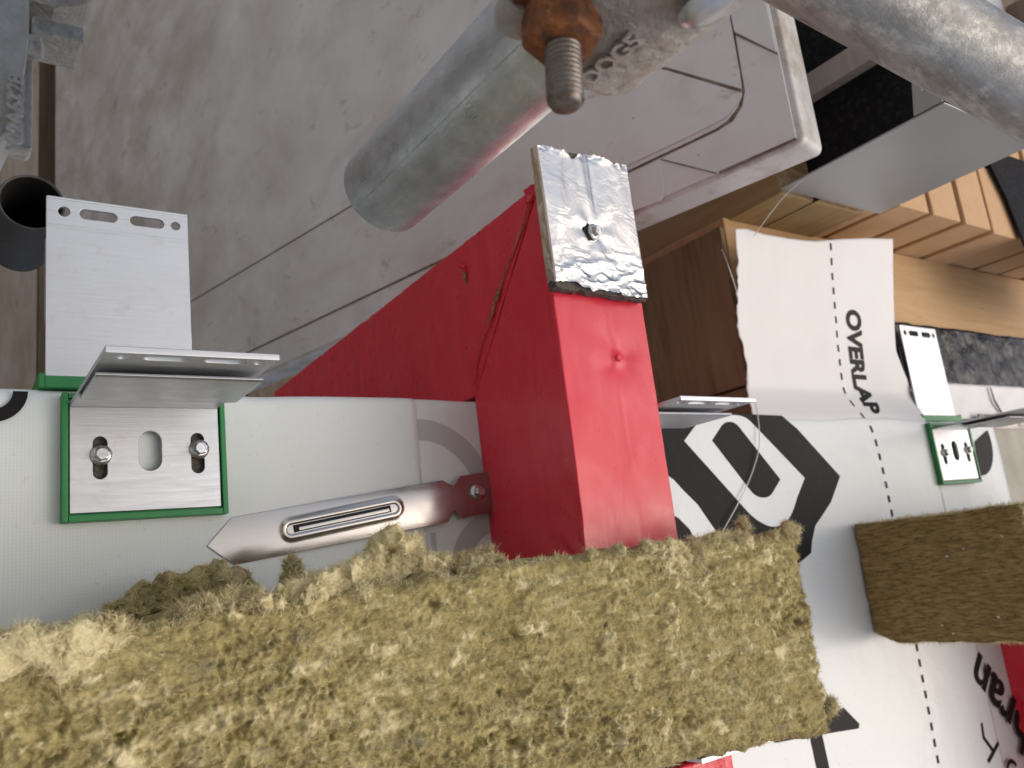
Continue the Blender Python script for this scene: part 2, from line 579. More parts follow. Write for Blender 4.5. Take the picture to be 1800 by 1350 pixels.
def slot(cx, cy, w, h, k_=10):
    r = min(w, h) / 2
    pts = []
    if w >= h:
        for i in range(k_ + 1):
            t = -math.pi / 2 + math.pi * i / k_
            pts.append((cx + w / 2 - r + r * math.cos(t), cy + r * math.sin(t)))
        for i in range(k_ + 1):
            t = math.pi / 2 + math.pi * i / k_
            pts.append((cx - w / 2 + r + r * math.cos(t), cy + r * math.sin(t)))
    else:
        for i in range(k_ + 1):
            t = math.pi * i / k_
            pts.append((cx + r * math.cos(t), cy + h / 2 - r + r * math.sin(t)))
        for i in range(k_ + 1):
            t = math.pi + math.pi * i / k_
            pts.append((cx + r * math.cos(t), cy - h / 2 + r + r * math.sin(t)))
    return pts[::-1]


# ---- numpy noise
def _hash(ix, iy, iz, seed):
    h = (ix.astype(np.int64) * 374761393 + iy.astype(np.int64) * 668265263 + iz.astype(np.int64) * 2147483647 + seed * 974711) & 0x7fffffff
    h = (h ^ (h >> 13)) * 1274126177 & 0x7fffffff
    h = (h ^ (h >> 16)) * 2246822519 & 0x7fffffff
    return (h & 0xffffff) / float(0xffffff) * 2 - 1


def vnoise(p, seed=0):
    i = np.floor(p).astype(np.int64)
    f = p - i
    f = f * f * (3 - 2 * f)
    r = 0
    for dx in (0, 1):
        wx = f[:, 0] if dx else 1 - f[:, 0]
        for dy in (0, 1):
            wy = f[:, 1] if dy else 1 - f[:, 1]
            for dz in (0, 1):
                wz = f[:, 2] if dz else 1 - f[:, 2]
                r = r + wx * wy * wz * _hash(i[:, 0] + dx, i[:, 1] + dy, i[:, 2] + dz, seed)
    return r


def fbm(p, size, octs=3, seed=0, gain=0.5):
    p = np.asarray(p, float) / size
    r = 0
    a = 1.0
    for o in range(octs):
        r = r + a * vnoise(p + 17.3 * o, seed + o)
        p = p * 2.03
        a *= gain
    return r


def hexgrid(corner, cnt):
    """closed grid surface of a hexahedron. corner(a,b,c) -> uvn for a,b,c arrays in 0..1. cnt=(na,nb,nc) cells."""
    na, nb, nc = cnt
    idx = {}
    P, F, tag_ = [], [], []

    def face(fix, val, A, B, ca, cb):
        base = sum(len(x) for x in P)
        a = np.linspace(0, 1, ca + 1)
        b = np.linspace(0, 1, cb + 1)
        ga, gb = np.meshgrid(a, b, indexing='ij')
        abc = np.zeros((ga.size, 3))
        abc[:, fix] = val
        abc[:, A] = ga.ravel()
        abc[:, B] = gb.ravel()
        P.append(abc)
        i, j = np.meshgrid(np.arange(ca), np.arange(cb), indexing='ij')
        q = base + i * (cb + 1) + j
        q = q.ravel()
        f = np.stack([q, q + cb + 1, q + cb + 2, q + 1], 1)
        F.append(f)
    c = (na, nb, nc)
    for fix in range(3):
        A, B = [x for x in range(3) if x != fix]
        for val in (0.0, 1.0):
            face(fix, val, A, B, c[A], c[B])
    abc = np.concatenate(P)
    fc = np.concatenate(F)
    key = np.round(abc * 100000).astype(np.int64)
    key = key[:, 0] * 10**12 + key[:, 1] * 10**6 + key[:, 2]
    uq, first, inv = np.unique(key, return_index=True, return_inverse=True)
    abc = abc[first]
    fc = inv.ravel()[fc]
    return abc, fc


def revolve(name, prof, seg, fmap, mat, parent, closed_caps=True, smooth=True, bevel=0):
    """prof: list of (r, z) local; fmap maps local xyz to uvn."""
    pts, faces = [], []
    for r, z in prof:
        for i in range(seg):
            t = 2 * math.pi * i / seg
            pts.append((r * math.cos(t), r * math.sin(t), z))
    m = len(prof)
    for j in range(m - 1):
        for i in range(seg):
            a, b = j * seg + i, j * seg + (i + 1) % seg
            faces.append((a, b, b + seg, a + seg))
    if closed_caps:
        faces.append(tuple(range(seg))[::-1])
        faces.append(tuple((m - 1) * seg + i for i in range(seg)))
    q = fmap(np.array(pts))
    me = bpy.data.meshes.new(name)
    me.from_pydata([W(*p) for p in q], [], faces)
    fix_normals(me)
    o = link(name, me, mat, parent, smooth)
    if smooth:
        me.set_sharp_from_angle(angle=math.radians(38)) if hasattr(me, 'set_sharp_from_angle') else None
    if bevel:
        addbevel(o, bevel)
    return o


def basis(origin, zdir, xdir=(1, 0, 0)):
    o = np.array(origin, float)
    z = np.array(zdir, float)
    z /= np.linalg.norm(z)
    x = np.array(xdir, float)
    x = x - x.dot(z) * z
    x /= np.linalg.norm(x)
    y = np.cross(z, x)
    return lambda a: o + a[:, :1] * x + a[:, 1:2] * y + a[:, 2:3] * z


def polytube(name, pts, r, mat, parent, seg=6):
    cu = bpy.data.curves.new('tmp', 'CURVE')
    cu.dimensions = '3D'
    cu.bevel_depth = r
    cu.bevel_resolution = seg // 2
    cu.use_fill_caps = True
    sp = cu.splines.new('NURBS')
    sp.points.add(len(pts) - 1)
    for i, p in enumerate(pts):
        sp.points[i].co = (*p, 1)
    sp.use_endpoint_u = True
    sp.order_u = 3
    me = curve_to_mesh(name, cu, lambda a: a)
    return link(name, me, mat, parent)


def copy_tree(o, delta, label=None, parent=None, group=None):
    c = o.copy()
    COL.objects.link(c)
    if parent is None:
        c.location = Vector(o.location) + delta
        if label:
            c['label'] = label
        if group:
            c['group'] = group
    else:
        c.parent = parent
        c.matrix_parent_inverse = o.matrix_parent_inverse.copy()
    for ch in list(o.children):
        copy_tree(ch, delta, None, c)
    return c


# ================================================================ SETTING
g = box('ground', (-1750, -1700), (-900000, 900000), (-900000, 900000), 'ground', bevel=0)
tag(g, kind='structure')

wall = box('wall', (-1700, 2200), (-1500, -22), (-260, -9), 'board', bevel=2)
tag(wall, 'sheathing board wall hidden under the white membrane sheets', 'wall')
wall2 = box('wall', (-1700, -2), (-21, -5), (-259, -9), 'board', bevel=2)
wall2.parent = wall
wall2.name = 'edge_board'

# back of the recess: planks far behind the canopy
planks = empty('plank_wall', -600, 600, -1640, 'weathered timber plank wall at the back of the recess, far left', 'plank wall')
edges = [-620, -470, -340, -252, -166, -121, 20, 170, 330, 480, 640, 800, 950, 1100]
for i in range(len(edges) - 1):
    a, b = edges[i], edges[i + 1]
    if abs(a + 166) < 1:
        box('plank', (a + 2, b - 2), (820, 1600), (-1720, -1700), 'wood_old', planks, 1.5)
        box('plank', (a + 2, b - 2), (-300, 815), (-1700, -1660), 'wood_old', planks, 1.5)
        box('metal_plate', (a + 6, b - 14), (660, 980), (-1698, -1690), 'flash', planks, 1)
    else:
        zz = 4 * (i % 3)
        box('plank', (a + 1.5, b - 1.5), (-300, 1600), (-1690, -1640 + zz), 'wood_pale' if i in (3, 2) else 'wood_old', planks, 2)
box('batten', (-1700, 900), (-300, 1700), (-1760, -1725), 'wood_old', planks, 2)

# ================================================================ CANOPY
CA, CK = 250.43, 0.24          # underside plane u = CA + CK*n


def cmap(d):                    # local (n, v, depth below the plane) -> uvn
    nn = math.hypot(1, CK)
    return lambda a: np.stack([CA + CK * a[:, 0] - a[:, 2] / nn, a[:, 1], a[:, 0] + a[:, 2] * CK / nn], 1)


CM = cmap(0)
canopy = empty('canopy', 260, 216, 0, 'dirty white plastic covered canopy box seen from underneath above the red barrier', 'canopy')


def csheet(name, poly, d0, d1, mat, bevel=0.8):
    pts, m = [], len(poly)
    for d in (d0, d1):
        pts += [(p[0], p[1], d) for p in poly]
    q = CM(np.array(pts, float))
    faces = [tuple(range(m)), tuple(range(2 * m - 1, m - 1, -1))] + [(i, (i + 1) % m, m + (i + 1) % m, m + i) for i in range(m)]
    return pyd(name, [tuple(x) for x in q], faces, mat, canopy, bevel=bevel)


def rounded(poly, r, k_=6, which=None):
    out = []
    m = len(poly)
    for i in range(m):
        p = np.array(poly[i], float)
        if which is not None and i not in which:
            out.append(tuple(p))
            continue
        a = np.array(poly[i - 1], float) - p
        b = np.array(poly[(i + 1) % m], float) - p
        la, lb = np.linalg.norm(a), np.linalg.norm(b)
        rr = min(r, la * .45, lb * .45)
        s, e = p + a / la * rr, p + b / lb * rr
        for j in range(k_ + 1):
            t = j / k_
            out.append(tuple((1 - t)**2 * s + 2 * t * (1 - t) * p + t * t * e))
    return out


# carcass with a softened front corner; its side and front faces are the bright edges
csheet('box_edge', rounded([(-1600, 216), (165, 216), (165, 1700), (-1600, 1700)], 9, which=(1,)), -45, 0, 'pvc_edge', 4)
csheet('underside_sheet', [(-1595, 222), (158, 221), (158, 1690), (-1595, 1690)], 0.05, 2.2, 'pvc', 0.8)
csheet('dirt_seam', [(-1590, 264.5), (85, 264), (102, 266.5), (114, 277), (119.5, 291), (122, 398), (121, 1600), (-1590, 1600)], 2.25, 2.6, 'dirt', 0)
csheet('overlap_sheet', [(-1590, 268), (84, 266.5), (97, 269), (109, 277), (116, 287), (118, 300), (120, 400), (118, 1600), (-1590, 1600)], 2.65, 3.8, 'pvc', 0.5)
csheet('dirt_seam', [(-1588, 411), (-60, 411), (-60, 413), (-1588, 413)], 3.85, 4.2, 'dirt', 0)
csheet('upper_sheet', [(-1588, 413), (-90, 413), (-60, 440), (-30, 1500), (-1588, 1500)], 4.25, 5.4, 'pvc', 0.5)
csheet('dirt_seam', [(-3, 390), (45, 351), (116, 290.5), (117.5, 293.5), (48, 354.5), (0, 394)], 3.85, 4.2, 'dirt', 0)
csheet('corner_fold', [(2, 389), (46, 352), (115, 291), (112, 283), (104, 276), (95, 272), (60, 271), (-110, 272), (-112, 330), (-40, 384)], 4.25, 5.4, 'pvc', 0.5)
csheet('dirt_seam', [(119, 358), (157, 313.5), (157, 310.5), (119, 355)], 2.7, 3.2, 'dirt', 0)
csheet('corner_fold', [(121, 356), (157, 312), (157, 480), (121, 480)], 3.3, 4.6, 'pvc', 0.8)
csheet('dirt_seam', [(20.5, 262), (77, 221), (75, 221), (18.5, 262)], 2.7, 3.1, 'dirt', 0)
csheet('patch_sheet', rounded([(19, 261), (19, 228), (12, 217), (-60, 222), (-220, 222), (-220, 262)], 5, which=(1,)), 2.75, 4.2, 'pvc', 0.8)
csheet('dirt_seam', [(79, 219), (158, 219.5), (158, 222), (79, 222)], 2.3, 2.7, 'dirt', 0)

# ================================================================ FLASHING, FELT, TIMBER, BRICK
fl = empty('flashing', 490, 235, 150, 'folded grey coated metal flashing in front of the buff bricks', 'flashing')
box('flashing_face', (395, 585), (235, 237), (58, 246), 'flash', fl, 0.8)
prism('flange', [(393, 237.2), (393, 278), (393, 278)][:0] or [(217, 237.2), (246, 237.2), (246, 290), (226, 290)], 'nv', (393, 395), 'flash', fl, 0.5)
revolve('rivet', [(3.2, 0), (3.0, 1.2), (1.6, 2.0), (0.1, 2.2)], 16, basis((393, 258, 232), (-1, 0, 0), (0, 1, 0)), 'screw', fl)
void = box('dark_void_sheet', (470, 474), (238, 620), (-200, 262), 'felt', bevel=0.5)  # black sheet put in for the darkness of the gap
tag(void, 'black sheet standing in for the dark void above the canopy', 'felt')
bat = box('batten', (430, 446), (338, 366), (-60, 200), 'wood_pale', bevel=1)
tag(bat, 'short pale batten crossing the dark gap beside the canopy', 'batten')

tim = empty('timber_post', 399, 110, -80, 'brown timber post behind the loose membrane flap, lower end in shade', 'timber')
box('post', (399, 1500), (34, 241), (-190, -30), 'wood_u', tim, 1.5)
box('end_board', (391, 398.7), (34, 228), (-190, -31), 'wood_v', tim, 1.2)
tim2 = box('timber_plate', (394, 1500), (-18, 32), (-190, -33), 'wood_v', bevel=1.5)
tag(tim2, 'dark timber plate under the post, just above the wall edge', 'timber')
blk = box('sky_blocker', (408, 1500), (-17, 236), (-1690, -192), 'wood_v', bevel=1.5)  # block added to stop sky light reaching the recess and canopy side
tag(blk, 'dark block behind the post end, added to keep sky light out of the recess', 'timber')
bm2 = empty('timber_beam', 430, 240, 0, 'pale timber beam with sawn end squeezed between canopy and bricks', 'timber')
box('beam', (409, 572), (238, 330), (-600, 46), 'wood_n', bm2, 1.5)
box('sawn_end', (410, 571), (239, 329), (46.2, 47.5), 'endgrain', bm2, 0.5)

bw = empty('brick_wall', 620, 242, 20, 'buff orange brick wall corner with dark joints, top right', 'brick wall')
PIT, BH = 79.0, 69.0
brick_me = {}
for i in range(9):
    u0 = 603 - 79 + i * PIT + 3
    jit = RNG.normal(0, 1.2, 6)
    odd = i % 2
    spans = [(242, 452)] if odd else [(242, 346), (356, 566)]
    for (v0, v1) in spans + [(v1 + 10, v1 + 210) for (v0, v1) in [spans[-1]]]:
        o = box('brick', (u0, u0 + BH), (v0 + (jit[0] if v0 == 242 else 0), v1), (-60, 75 + jit[1]), 'brick', bw, 2.2, 2)
box('mortar', (500, 1260), (247, 760), (-58, 70), 'mortar', bw, 0)
felt = prism('felt_strip', [(860, 372), (867, 345), (891, 298), (912, 221), (925, 150), (1200, 150), (1200, 380)], 'uv', (79, 82), 'felt', None, 0.6)
tag(felt, 'black textured felt strip hanging over the bricks at right', 'felt')


def crumple(name, u, v, n, cells, amp, size, mat, parent=None, thick=0.6, seed=3):
    abc, fc = hexgrid(None, (cells[0], cells[1], 1))
    q = np.stack([u[0] + (u[1] - u[0]) * abc[:, 0], v[0] + (v[1] - v[0]) * abc[:, 1], n + thick * abc[:, 2]], 1)
    p2 = q.copy()
    p2[:, 2] = n
    h = fbm(p2 * [1, 1, 1], size, 4, seed)
    q[:, 2] += amp * (1 - np.abs(h)) + amp * 0.4 * fbm(p2, size * .4, 3, seed + 5)
    q[:, 1] += amp * 0.3 * fbm(p2, size * .7, 2, seed + 9)
    me = fast(name, WA(q), fc)
    fix_normals(me)
    return link(name, me, mat, parent)


dpc = crumple('damp_proof_strip', (600, 1500), (44, 131), -27, (180, 24), 3.5, 55, 'dpc')
tag(dpc, 'crinkled shiny black plastic strip along the lower edge of the orange timber', 'plastic strip')

# things beyond the upper tube
post = box('pale_post', (915, 985), (560, 1100), (60, 110), 'pvc_edge', bevel=3)
tag(post, 'pale upright strip behind the upper scaffold tube, top right corner', 'post')
gp = box('board', (900, 1500), (420, 1400), (-40, 20), 'greygreen', bevel=2)
tag(gp, 'grey green board in the far top right corner', 'board')
bl = box('timber_block', (1010, 1120), (520, 640), (100, 190), 'wood_old', bevel=6)
tag(bl, 'brown timber block at the right frame edge above the tube', 'timber')

# ================================================================ MEMBRANES
def roll_sheet(name, u0, u1, vbot, vtop, mat, n0=0.0, r=9.0, tail=60, du=6.0, parent=None, wav=0.7, seed=5, thick=0.7):
    us = np.arange(u0, u1 + du * .5, du)
    prof = [(v, n0) for v in np.arange(vbot, vtop - r, 6.0)]
    for i in range(9):
        t = math.pi / 2 * i / 8
        prof.append((vtop - r + r * math.sin(t), n0 - r + r * math.cos(t)))
    prof += [(vtop, n0 - r - x) for x in np.arange(6, tail, 8)]
    prof = np.array(prof)
    nu, npf = len(us), len(prof)
    q = np.zeros((nu, npf, 3))
    q[:, :, 0] = us[:, None]
    q[:, :, 1] = prof[None, :, 0]
    q[:, :, 2] = prof[None, :, 1]
    flat = q.reshape(-1, 3)
    top = np.clip((flat[:, 1] - (vtop - 60)) / 60, 0, 1)
    flat[:, 1] += top * 1.4 * fbm(np.stack([flat[:, 0], flat[:, 0] * 0, flat[:, 0] * 0], 1), 60, 2, seed)
    flat[:, 2] += wav * fbm(flat, 70, 2, seed + 1)
    i, j = np.meshgrid(np.arange(nu - 1), np.arange(npf - 1), indexing='ij')
    a = (i * npf + j).ravel()
    f = np.stack([a, a + npf, a + npf + 1, a + 1], 1)
    me = fast(name, WA(flat), f)
    fix_normals(me)
    o = link(name, me, mat, parent)
    s = o.modifiers.new('solid', 'SOLIDIFY')
    s.thickness = thick * 0.001
    s.offset = 0
    return o


left = empty('membrane_sheet', -240, -200, 1, 'woven mint white membrane sheet on the wall around the large green pad', 'membrane')
roll_sheet('woven_sheet', -640, -58, -620, 0.5, 'woven', 1.2, parent=left, wav=0.9)


def on_wall(name, poly, n, mat, parent, th=0.12):
    me = plate_mesh(name, poly, [], th, lambda a: np.stack([a[:, 0], a[:, 1], n + a[:, 2]], 1))
    return link(name, me, mat, parent, smooth=False)


def smoothpoly(poly, k_=4):
    """closed Catmull-Rom"""
    p = np.array(poly, float)
    m = len(p)
    out = []
    for i in range(m):
        a, b, c, d = p[i - 1], p[i], p[(i + 1) % m], p[(i + 2) % m]
        for j in range(k_):
            t = j / k_
            out.append(tuple(0.5 * (2 * b + (c - a) * t + (2 * a - 5 * b + 4 * c - d) * t * t + (3 * b - a - 3 * c + d) * t**3)))
    return out


def arcband(cx, cy, r0, r1, t0, t1, k_=24):
    a = [(cx + r1 * math.cos(math.radians(t0 + (t1 - t0) * i / k_)), cy + r1 * math.sin(math.radians(t0 + (t1 - t0) * i / k_))) for i in range(k_ + 1)]
    b = [(cx + r0 * math.cos(math.radians(t1 - (t1 - t0) * i / k_)), cy + r0 * math.sin(math.radians(t1 - (t1 - t0) * i / k_))) for i in range(k_ + 1)]
    return a + b


on_wall('printed_letter', arcband(-346, -2, 11.5, 19.5, -100, 0), 2.9, 'print', left)

mid = empty('membrane_sheet', -20, -150, 0, 'pale membrane sheet with a faint grey ring print beside the red barrier', 'membrane')
roll_sheet('smooth_sheet', -75, 30, -620, -0.3, 'woven', 0.2, parent=mid, wav=0.0, seed=9, thick=0.5)
on_wall('faint_ring', arcband(-57, -82, 48, 65, 0, 92), 0.75, 'faint', mid)
on_wall('faint_stroke', [(-54.5, -107), (-50, -107), (-50, -160), (-55.5, -160)], 0.75, 'faint', mid)
on_wall('faint_ring', arcband(8, -140, 30, 47, 95, 200), 0.78, 'faint', mid)

right = empty('membrane_sheet', 400, -150, 0, 'glossy white membrane sheet with big black logo print and a loose upright flap', 'membrane')
roll_sheet('smooth_sheet', 85, 694, -640, -9, 'memb', 0.4, 7, parent=right, wav=0.0, seed=21)
sheet3 = empty('membrane_sheet', 780, -150, -2, 'white membrane sheet under the small green pad at right', 'membrane')
roll_sheet('smooth_sheet', 672, 868, -640, -12, 'memb', -3.0, 6, parent=sheet3, wav=1.2, seed=31, du=6)
on_wall('printed_disc', arcband(806, -42, 0.5, 47, -95, 20), -1.8, 'print', sheet3)
sheet4 = empty('silver_sheet', 930, -100, -10, 'crumpled silvery brown sheet at the right frame edge beside the small bracket', 'sheet')
crumple('sheet', (855, 1300), (-330, 0), -16, (70, 60), 4, 60, 'silver', sheet4)
crumple('upper_sheet', (760, 1300), (-6, 46), -24, (90, 14), 3, 90, 'flap', sheet4)
on_wall('printed_line', [(921, 42), (925, 42), (927, 24), (940, 5), (935, 4), (922, 22)], -17.5, 'print', sheet4)

# --- flap: free edge bent up past the wall edge
NV = np.array([-400, -25, -9, 8, 24, 87, 157, 211, 240.])
NN = np.array([0, 0, -2, -10, -15, -5, 12, 28, 36.])
_vv = np.linspace(-60, 245, 306)
_nn = np.interp(_vv, NV, NN)
_kern = np.exp(-np.linspace(-2, 2, 25)**2)
_kern /= _kern.sum()
_nn = np.convolve(np.pad(_nn, 12, 'edge'), _kern, 'valid')


def nf(v):
    return np.interp(v, _vv, _nn)


DV = np.array([-640, -133.6, -118.8, -94.9, -67.3, -39.4, -23.3, -11.5, 0.8, 13.4, 25.2, 45.6, 72.8, 106.6, 133.4, 160.1, 182.9, 202.4, 230])
DU = np.array([546, 568.7, 569.5, 570.0, 569.4, 567.5, 563.6, 556, 552, 549, 546.3, 541.8, 538.7, 534.6, 530.1, 526.5, 522.1, 518.0, 512])


def dash_u(v):
    return np.interp(v, DV, DU)


LV = np.array([-30, -4.1, 13, 39.4, 76.2, 109.4, 155.2, 178.7, 194.5, 230])
LU = np.array([346, 351, 362, 368, 361.6, 353.3, 353.4, 347.8, 344.7, 340])
RV = np.array([-30, -12, 4, 21, 40, 57.7, 79.3, 122.7, 166, 222.3])
RU = np.array([687, 692, 696, 697, 690, 678, 666.7, 662.7, 660.4, 652.3])


def top_v(t):
    return np.interp(t, [0, .065, .16, .3, .47, .61, .8, 1], [194.5, 197.2, 195.4, 196.1, 199.4, 206.8, 215.5, 222.3])


nt_, ns_ = 110, 90
T, S = np.meshgrid(np.linspace(0, 1, nt_), np.linspace(0, 1, ns_), indexing='ij')
vtop = top_v(T)
V = -16 + (vtop + 16) * S
U = np.interp(V, LV, LU) * (1 - T) + np.interp(V, RV, RU) * T
edge = np.clip(1 - T / .03, 0, 1)
pp = np.stack([U.ravel(), V.ravel(), np.zeros(U.size)], 1)
U = U + (edge * 3.0 * fbm(pp, 9, 3, 77).reshape(U.shape))
N = nf(V) + 1.4 * fbm(pp, 60, 2, 41).reshape(U.shape) * np.clip((V - 10) / 30, 0, 1) + 1.1
q = np.stack([U.ravel(), V.ravel(), N.ravel()], 1)
i, j = np.meshgrid(np.arange(nt_ - 1), np.arange(ns_ - 1), indexing='ij')
a = (i * ns_ + j).ravel()
me = fast('flap', WA(q), np.stack([a, a + ns_, a + ns_ + 1, a + 1], 1))
fix_normals(me)
fo = link('flap', me, 'flap', right)
s = fo.modifiers.new('solid', 'SOLIDIFY')
s.thickness = 0.0006
s.offset = 0


def flap_n(u_, v_):
    p = np.stack([u_, v_, np.zeros(len(u_))], 1)
    return nf(v_) + 1.4 * fbm(p, 60, 2, 41) * np.clip((v_ - 10) / 30, 0, 1) + 1.1


def dashmap(vc, ln, wd):
    vs = np.linspace(vc + ln / 2, vc - ln / 2, 5)
    us = dash_u(vs)
    pts = []
    for k_ in range(5):
        for sgn in (-1, 1):
            uu = us[k_] + sgn * wd / 2
            if vs[k_] > -14:
                nn = float(flap_n(np.array([uu]), np.array([vs[k_]]))[0]) + 0.65
            else:
                nn = 1.45
            pts.append((uu, vs[k_], nn))
    return pts


vc = 196
while vc > -420:
    pts = dashmap(vc, 8.2, 3.4)
    o = pyd('dash', pts, [(2 * k_, 2 * k_ + 1, 2 * k_ + 3, 2 * k_ + 2) for k_ in range(4)], 'print', right)
    vc -= 17.0


def ovmap(a):
    x = a[:, 0]
    y = a[:, 1]
    x = (x - x.min()) / (x.max() - x.min()) * 131.0
    v_ = 126 - x
    u_ = dash_u(v_) + 24 + y - np.clip((8 - v_) / 16, 0, 1) * 14
    n_ = np.where(v_ > -14, flap_n(u_, v_), 0.8) + 0.7 + a[:, 2]
    return np.stack([u_, v_, n_], 1)


me = text_mesh('lettering', 'OVERLAP', 42, ovmap, ext=0.03, bold=2.0, sub=1, space=1.0)
link('lettering', me, 'print', right, smooth=False)

BL = [(150, -9), (206, -8.5), (286, -8), (398, -10), (421, -25), (482, -80), (470, -93), (456, -108), (437, -121), (420, -132), (409, -148), (404, -160), (383, -168), (358, -173), (150, -173)]
on_wall('printed_letter', BL, 1.15, 'print', right)
RG = rounded([(239, -37), (266, -15.5), (318, -9.5), (338, -12), (417, -80), (399, -99), (379, -123), (350, -131), (322, -119), (294, -91)], 16, which=(1, 2, 3, 6, 7, 8))
on_wall('printed_letter', RG, 1.3, 'memb', right)
on_wall('printed_letter', rounded([(279, -37), (302, -17.5), (319, -17.5), (375, -80), (352, -99), (330, -97)], 10, which=(1, 2, 4, 5)), 1.45, 'print', right)
on_wall('printed_letter', [(175, -45), (194, -61), (216, -75), (227, -86), (243, -100), (263, -128), (273, -145), (238, -145), (227, -123), (215, -112), (200, -104), (175, -104)], 1.3, 'memb', right)
on_wall('printed_letter', [(409, -318), (430, -338), (427, -342), (367, -336), (369, -372), (371, -460), (351, -460), (350, -372), (348, -334), (296, -330), (292, -326), (335, -326)], 1.15, 'print', right)


def txt_on(name, s, size, u0, v0, ang, n, bold, parent, mat='print', space=1.0):
    ca, sa = math.cos(ang), math.sin(ang)
    fm = lambda a: np.stack([u0 + a[:, 0] * ca - a[:, 1] * sa, v0 + a[:, 0] * sa + a[:, 1] * ca, n + a[:, 2]], 1)
    return link(name, text_mesh(name, s, size, fm, 0.04, bold, space=space), mat, parent, smooth=False)


txt_on('lettering', 'bran', 74, 778, -402, math.radians(132), 1.3, 1.6, right)
on_wall('printed_letter', [(664, -380), (660, -381), (657, -397), (671, -415), (675, -412), (662, -396)], 1.3, 'print', right)
on_wall('printed_letter', [(688, -406), (690, -410), (659, -425), (656, -421)], 1.4, 'print', right)
on_wall('printed_letter', arcband(706, -444, 9, 14, 20, 330), 1.3, 'print', right)

strand = empty('nylon_strand', 330, -70, 4, 'thin clear plastic strand hanging over the black logo print', 'strand')
polytube('strand', [(356, 6, 2), (353, -32, 6), (331, -71, 4), (290, -110, 5), (258, -136, 6)], 0.55, 'nylon', strand)
strand2 = empty('nylon_strand', 420, 215, 60, 'fine plastic strand between canopy edge and the torn flap corner', 'strand')
polytube('strand', [(372, 188, 28), (385, 210, 45), (392, 228, 70), (398, 236, 92)], 0.5, 'nylon', strand2)
fray = empty('frayed_threads', 350, 150, 12, 'tuft of frayed threads on the left edge of the loose flap', 'threads')
for k_ in range(3):
    polytube('thread', [(354, 128 + 2 * k_, 6), (345 - k_, 150 + 3 * k_, 9 + k_), (338 - 2 * k_, 166 + 4 * k_, 12)], 0.2, 'nylon', fray, 4)

# ================================================================ BRACKETS
LEGB, BH_, BW_ = 128.5, 69.0, 90.0


def hexscrew(parent, org, axis, xdir, with_text=True):
    f = basis(org, axis, xdir)
    s = revolve('screw', [(6.6, 0), (6.6, 0.5), (6.0, 1.3), (4.6, 1.9), (4.55, 2.0)], 28, f, 'screw', parent)
    hexa = [(4.55, 1.8), (4.55, 5.2), (4.0, 5.8), (3.3, 5.9)]
    revolve('hex_head', hexa, 6, f, 'screw', s, smooth=False, bevel=0.35)
    revolve('head_rim', [(3.3, 5.85), (3.3, 6.25), (2.75, 6.25), (2.7, 5.95)], 24, f, 'screw', s, closed_caps=False)
    me_ = text_mesh('head_mark', 'JG', 3.2, lambda a: f(a + np.array([-1.9, -1.1, 6.0])), 0.12)
    link('head_mark', me_, 'screw', s, smooth=False)
    return s


